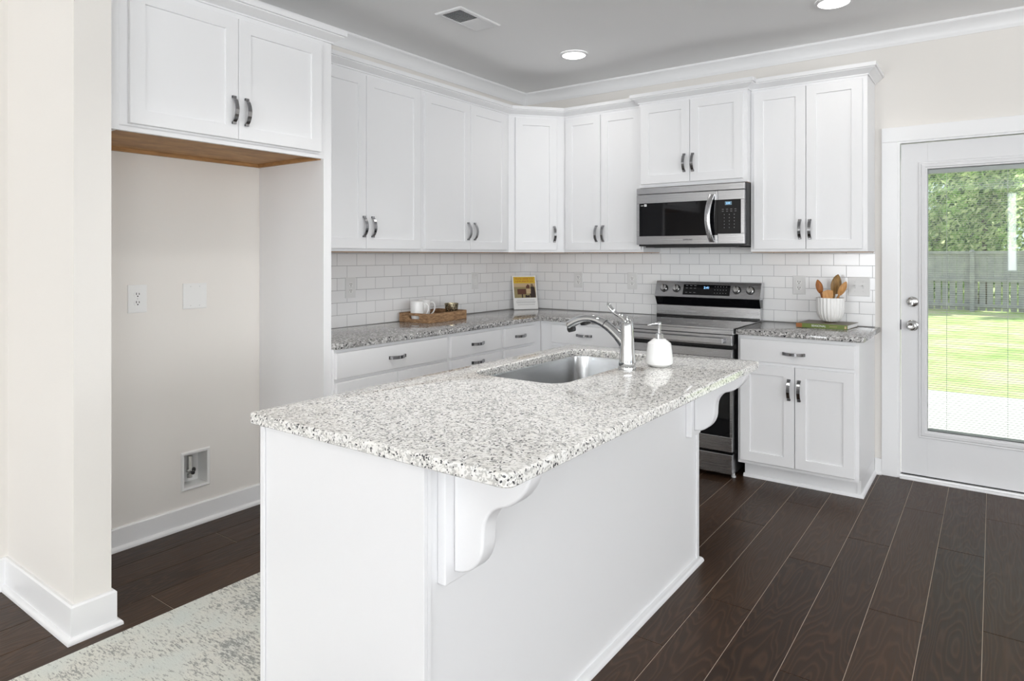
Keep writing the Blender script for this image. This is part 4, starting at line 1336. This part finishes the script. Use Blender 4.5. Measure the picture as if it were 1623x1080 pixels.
# crock with wooden utensils
cx_, cy_ = 2.4455, -0.150
CZ = TZ + 0.0272
ck = thing('utensil_crock', (cx_, cy_, CZ), 'white fluted ceramic crock holding wooden spoons on the green book', 'crock')
fl_ = lambda a, z: 1 + (0.062 * abs(sin(a * 11)) - 0.03) * (1 if z > 0.006 else 0)
MB().lathe([(0.040, 0.004), (0.052, 0.012), (0.066, 0.030), (0.0755, 0.056), (0.0785, 0.090), (0.0790, 0.148), (0.0785, 0.154), (0.0745, 0.154), (0.0735, 0.090), (0.060, 0.030), (0.0, 0.020)], (cx_, cy_, CZ), 132, True, False, mod=fl_).build('pot', 'ceramic_matte', ck, True)
MB().lathe([(0.030, 0.0), (0.034, 0.001), (0.038, 0.0045)], (cx_, cy_, CZ), 32, True, True).build('foot_ring', 'gold', ck, True)
def utensil(name, label, base, head, rw, hl, m, twist=0.0, bowl=True):
    """stick from base to the head's lower end; flat oval head"""
    b0, h0 = Vector(base), Vector(head)
    ax = (h0 - b0).normalized()
    r = thing(name, b0, label, 'wooden spoon' if 'spoon' in label or 'ladle' in label else 'spatula', 'wooden utensils in the crock')
    MB().tube([b0, h0 - ax * 0.005, h0 + ax * 0.01], [0.0055, 0.0065, 0.008], 10).build('handle', m, r, True)
    side = Vector((0.809, 0.588, 0))
    side = (side - ax * side.dot(ax)).normalized()
    nrm = ax.cross(side)
    side = (side * cos(twist) + nrm * sin(twist)).normalized()
    nrm = ax.cross(side)
    mb = MB()
    lps = []
    N_ = 12
    for i in range(N_ + 1):
        t = i / N_
        w = rw * (sin(pi * (0.10 + 0.90 * t)) ** 0.62 if bowl else (0.45 + 0.55 * min(1, t * 2.0)) * (1 if t < 0.85 else max(0.25, (1 - ((t - 0.85) / 0.15) ** 2) ** 0.5))) if i < N_ else 0.003
        w = max(w, 0.003)
        c = h0 + ax * hl * t
        dep = (0.010 * sin(pi * t)) if bowl else 0.0
        th = 0.004
        ring_ = []
        for k in range(10):
            a = 2 * pi * k / 10
            ring_.append(c + side * w * cos(a) + nrm * (th * sin(a) - dep * (1 - cos(a) ** 2)))
        lps.append(ring_)
    mb.loops(lps, True, True, True)
    mb.build('bowl' if bowl else 'blade', m, r, True)
    return r
zb_ = CZ + 0.021
utensil('wooden_spoon', 'reddish brown wooden spoon at the left of the crock', (cx_ - 0.010, cy_ - 0.02, zb_), (cx_ - 0.048, cy_ - 0.03, 1.125), 0.0225, 0.085, 'spoon_dark')
utensil('wooden_ladle', 'large brown wooden ladle standing tallest at the back of the crock', (cx_ - 0.005, cy_ + 0.015, zb_), (cx_ + 0.018, cy_ + 0.035, 1.118), 0.040, 0.125, 'spoon_olive', 0.25)
utensil('wooden_spoon', 'pale wooden spoon leaning out at the right of the crock', (cx_ - 0.020, cy_ - 0.005, zb_), (cx_ + 0.052, cy_ - 0.002, 1.115), 0.0235, 0.092, 'spoon_light')
utensil('wooden_spatula', 'short broad pale wooden spatula at the front of the crock', (cx_ + 0.005, cy_ - 0.035, zb_), (cx_ - 0.001, cy_ - 0.045, 1.062), 0.034, 0.085, 'spoon_light', 0, False)

# ------------------------------------------------------------------ rug
rgm = MB().box(0.742, 1.50, -4.55, -2.10, 0.0005, 0.011, 0.004)
tag(rgm.build('runner_rug', 'rug_pile', None, False, (1.12, -3.3, 0)), 'pale sage distressed runner rug on the dark floor beside the island', 'rug')

# ------------------------------------------------------------------ ceiling fixtures
def downlight(x, y, label):
    r = thing('ceiling_light', (x, y, CEIL), label, 'ceiling light', 'recessed ceiling lights')
    MB().lathe([(0.094, -0.0005), (0.094, -0.006), (0.084, -0.012), (0.079, -0.012), (0.079, -0.0005)], (x, y, CEIL), 40, False, False).build('trim_ring', 'trim_white', r, True)
    MB().lathe([(0.079, -0.004), (0.079, -0.010), (0.070, -0.016), (0.0, -0.019)], (x, y, CEIL), 40, True, False).build('diffuser', 'lamp_diffuser', r, True)
    lamp('downlight_lamp', 'SPOT', (x, y, CEIL - 0.03), (0, 0, 0), 8, (1, 0.96, 0.90), spot_size=radians(150), spot_blend=0.8, shadow_soft_size=0.06)
downlight(0.9446, -0.760, 'round recessed ceiling light above the corner of the counters')
downlight(2.572, -0.748, 'round recessed ceiling light at the top right, cut by the frame')

vt = thing('ceiling_vent', (0.789, -1.702, CEIL), 'white ceiling air register with open louvers near the top of the photo', 'vent')
vx0, vx1, vy0, vy1 = 0.692, 0.886, -1.887, -1.517
vf = MB()
lp = []
for ins, d in ((0, 0.0), (0, 0.003), (0.006, 0.008), (0.024, 0.009), (0.026, 0.002)):
    lp.append([(vx0 + ins, vy0 + ins, CEIL - d), (vx1 - ins, vy0 + ins, CEIL - d), (vx1 - ins, vy1 - ins, CEIL - d), (vx0 + ins, vy1 - ins, CEIL - d)])
vf.loops(lp, True, True, False)
vfo = vf.build('frame', 'trim_white', vt)
MB().box(vx0 + 0.026, vx1 - 0.026, vy0 + 0.026, vy1 - 0.026, CEIL - 0.0018, CEIL - 0.0006).build('duct_opening', 'black_recess', vt)
for k in range(22):
    yy = vy0 + 0.034 + k * (vy1 - vy0 - 0.068) / 21
    s = 1 if k < 11 else -1
    d = Vector((0, -s * 0.75, -0.66)).normalized()
    MB().obox((vx0 + 0.026, yy, CEIL - 0.0022), X, d, d.cross(X), vx1 - vx0 - 0.052, 0.0095, 0.0008).build('louver', 'trim_white', vt)

# ------------------------------------------------------------------ outside
GZ = -0.36
struct('ground', MB().box(-14, 20, 0.2, 60, GZ - 0.2, GZ), 'lawn_grass')
struct('patio_slab', MB().box(-3, 9, 0.16, 4.2, GZ, -0.17, 0.01), 'concrete')
fn = thing('yard_fence', (3, 20, GZ), 'grey wooden picket fence across the far side of the lawn', 'fence')
FT = 1.43
pk = MB()
x = -6.0
while x < 12.0:
    pk.box(x, x + 0.150, 20.00, 20.02, GZ + 0.04, 0.60)
    x += 0.190
pk.build('pickets', 'fence_wood', fn)
ub_ = MB()
x = -6.0
while x < 12.0:
    ub_.box(x, x + 0.186, 20.00, 20.02, 0.62, FT)
    x += 0.190
ub_.build('upper_boards', 'fence_wood', fn)
for z in (GZ + 0.14, 0.56, FT - 0.03):
    MB().box(-6, 12, 19.94, 19.999, z, z + 0.09).build('rail', 'fence_wood', fn)
for k in range(-4, 5):
    px = 2.75 + k * 2.4
    if -6 < px < 12:
        p_ = MB().box(px - 0.06, px + 0.06, 19.86, 19.98, GZ, FT + 0.03).build('post', 'fence_wood', fn)
        MB().lathe([(0.09, 0.0), (0.09, 0.02), (0.03, 0.07)], (px, 19.92, FT + 0.031), 4).build('post_cap', 'fence_wood', p_)
def tree(x, y, h, rx, rz, zc, n, m, label, seed):
    rr_ = random.Random(seed)
    t = thing('leafy_tree', (x, y, GZ), label, 'tree', None)
    MB().tube([(x, y, GZ), (x + 0.1, y, zc * 0.5), (x, y + 0.1, zc)], [0.16, 0.12, 0.06], 10).build('trunk', 'bark', t, True)
    mb = MB()
    tone = mb.bm.faces.layers.float.new('leaf_tone')
    lumps = [(rr_.uniform(-1, 1), rr_.uniform(-1, 1), rr_.uniform(-1, 1), rr_.uniform(0.28, 0.5)) for _ in range(34)]
    for _ in range(n):
        lx, ly, lz, lr = rr_.choice(lumps)
        v = Vector((rr_.gauss(0, 1), rr_.gauss(0, 1), rr_.gauss(0, 1))).normalized() * (rr_.random() ** 0.45) * lr
        q = Vector((lx * 0.75, ly * 0.75, lz * 0.8)) + v
        c = Vector((x + q.x * rx, y + q.y * rx * 0.8, zc + q.z * rz))
        s = rr_.uniform(0.045, 0.105) * (1.25 if n > 10000 else 1.0)
        a = Vector((rr_.gauss(0, 1), rr_.gauss(0, 1), rr_.gauss(0, 1))).normalized()
        b_ = a.orthogonal().normalized()
        e = a.cross(b_)
        f = mb.bm.faces.new([mb.bm.verts.new(c + b_ * s * 1.3), mb.bm.verts.new(c + e * s * 0.6 + a * s * 0.2), mb.bm.verts.new(c - b_ * s * 1.1), mb.bm.verts.new(c - e * s * 0.6 + a * s * 0.2)])
        f[tone] = min(1, max(0, rr_.gauss(0.6, 0.42)))
    mb.build('foliage', m, t)
tree(0.35, 22.4, 7, 1.02, 2.6, 2.6, 7000, 'leaf_yellow', 'yellow-green leafy tree beyond the fence at the left edge of the door glass', 1)
tree(3.0, 22.4, 7, 1.02, 2.8, 2.8, 8000, 'leaf_green', 'dense green leafy tree right behind the fence, in the middle of the door glass', 2)
tree(5.65, 22.4, 7, 1.02, 2.6, 2.7, 7000, 'leaf_yellow', 'leafy yellow-green tree beyond the fence at the right edge of the photo', 3)
tree(3.0, 28.5, 8, 3.6, 4.2, 3.4, 30000, 'leaf_green', 'broad taller green tree standing furthest back behind the other trees', 4)
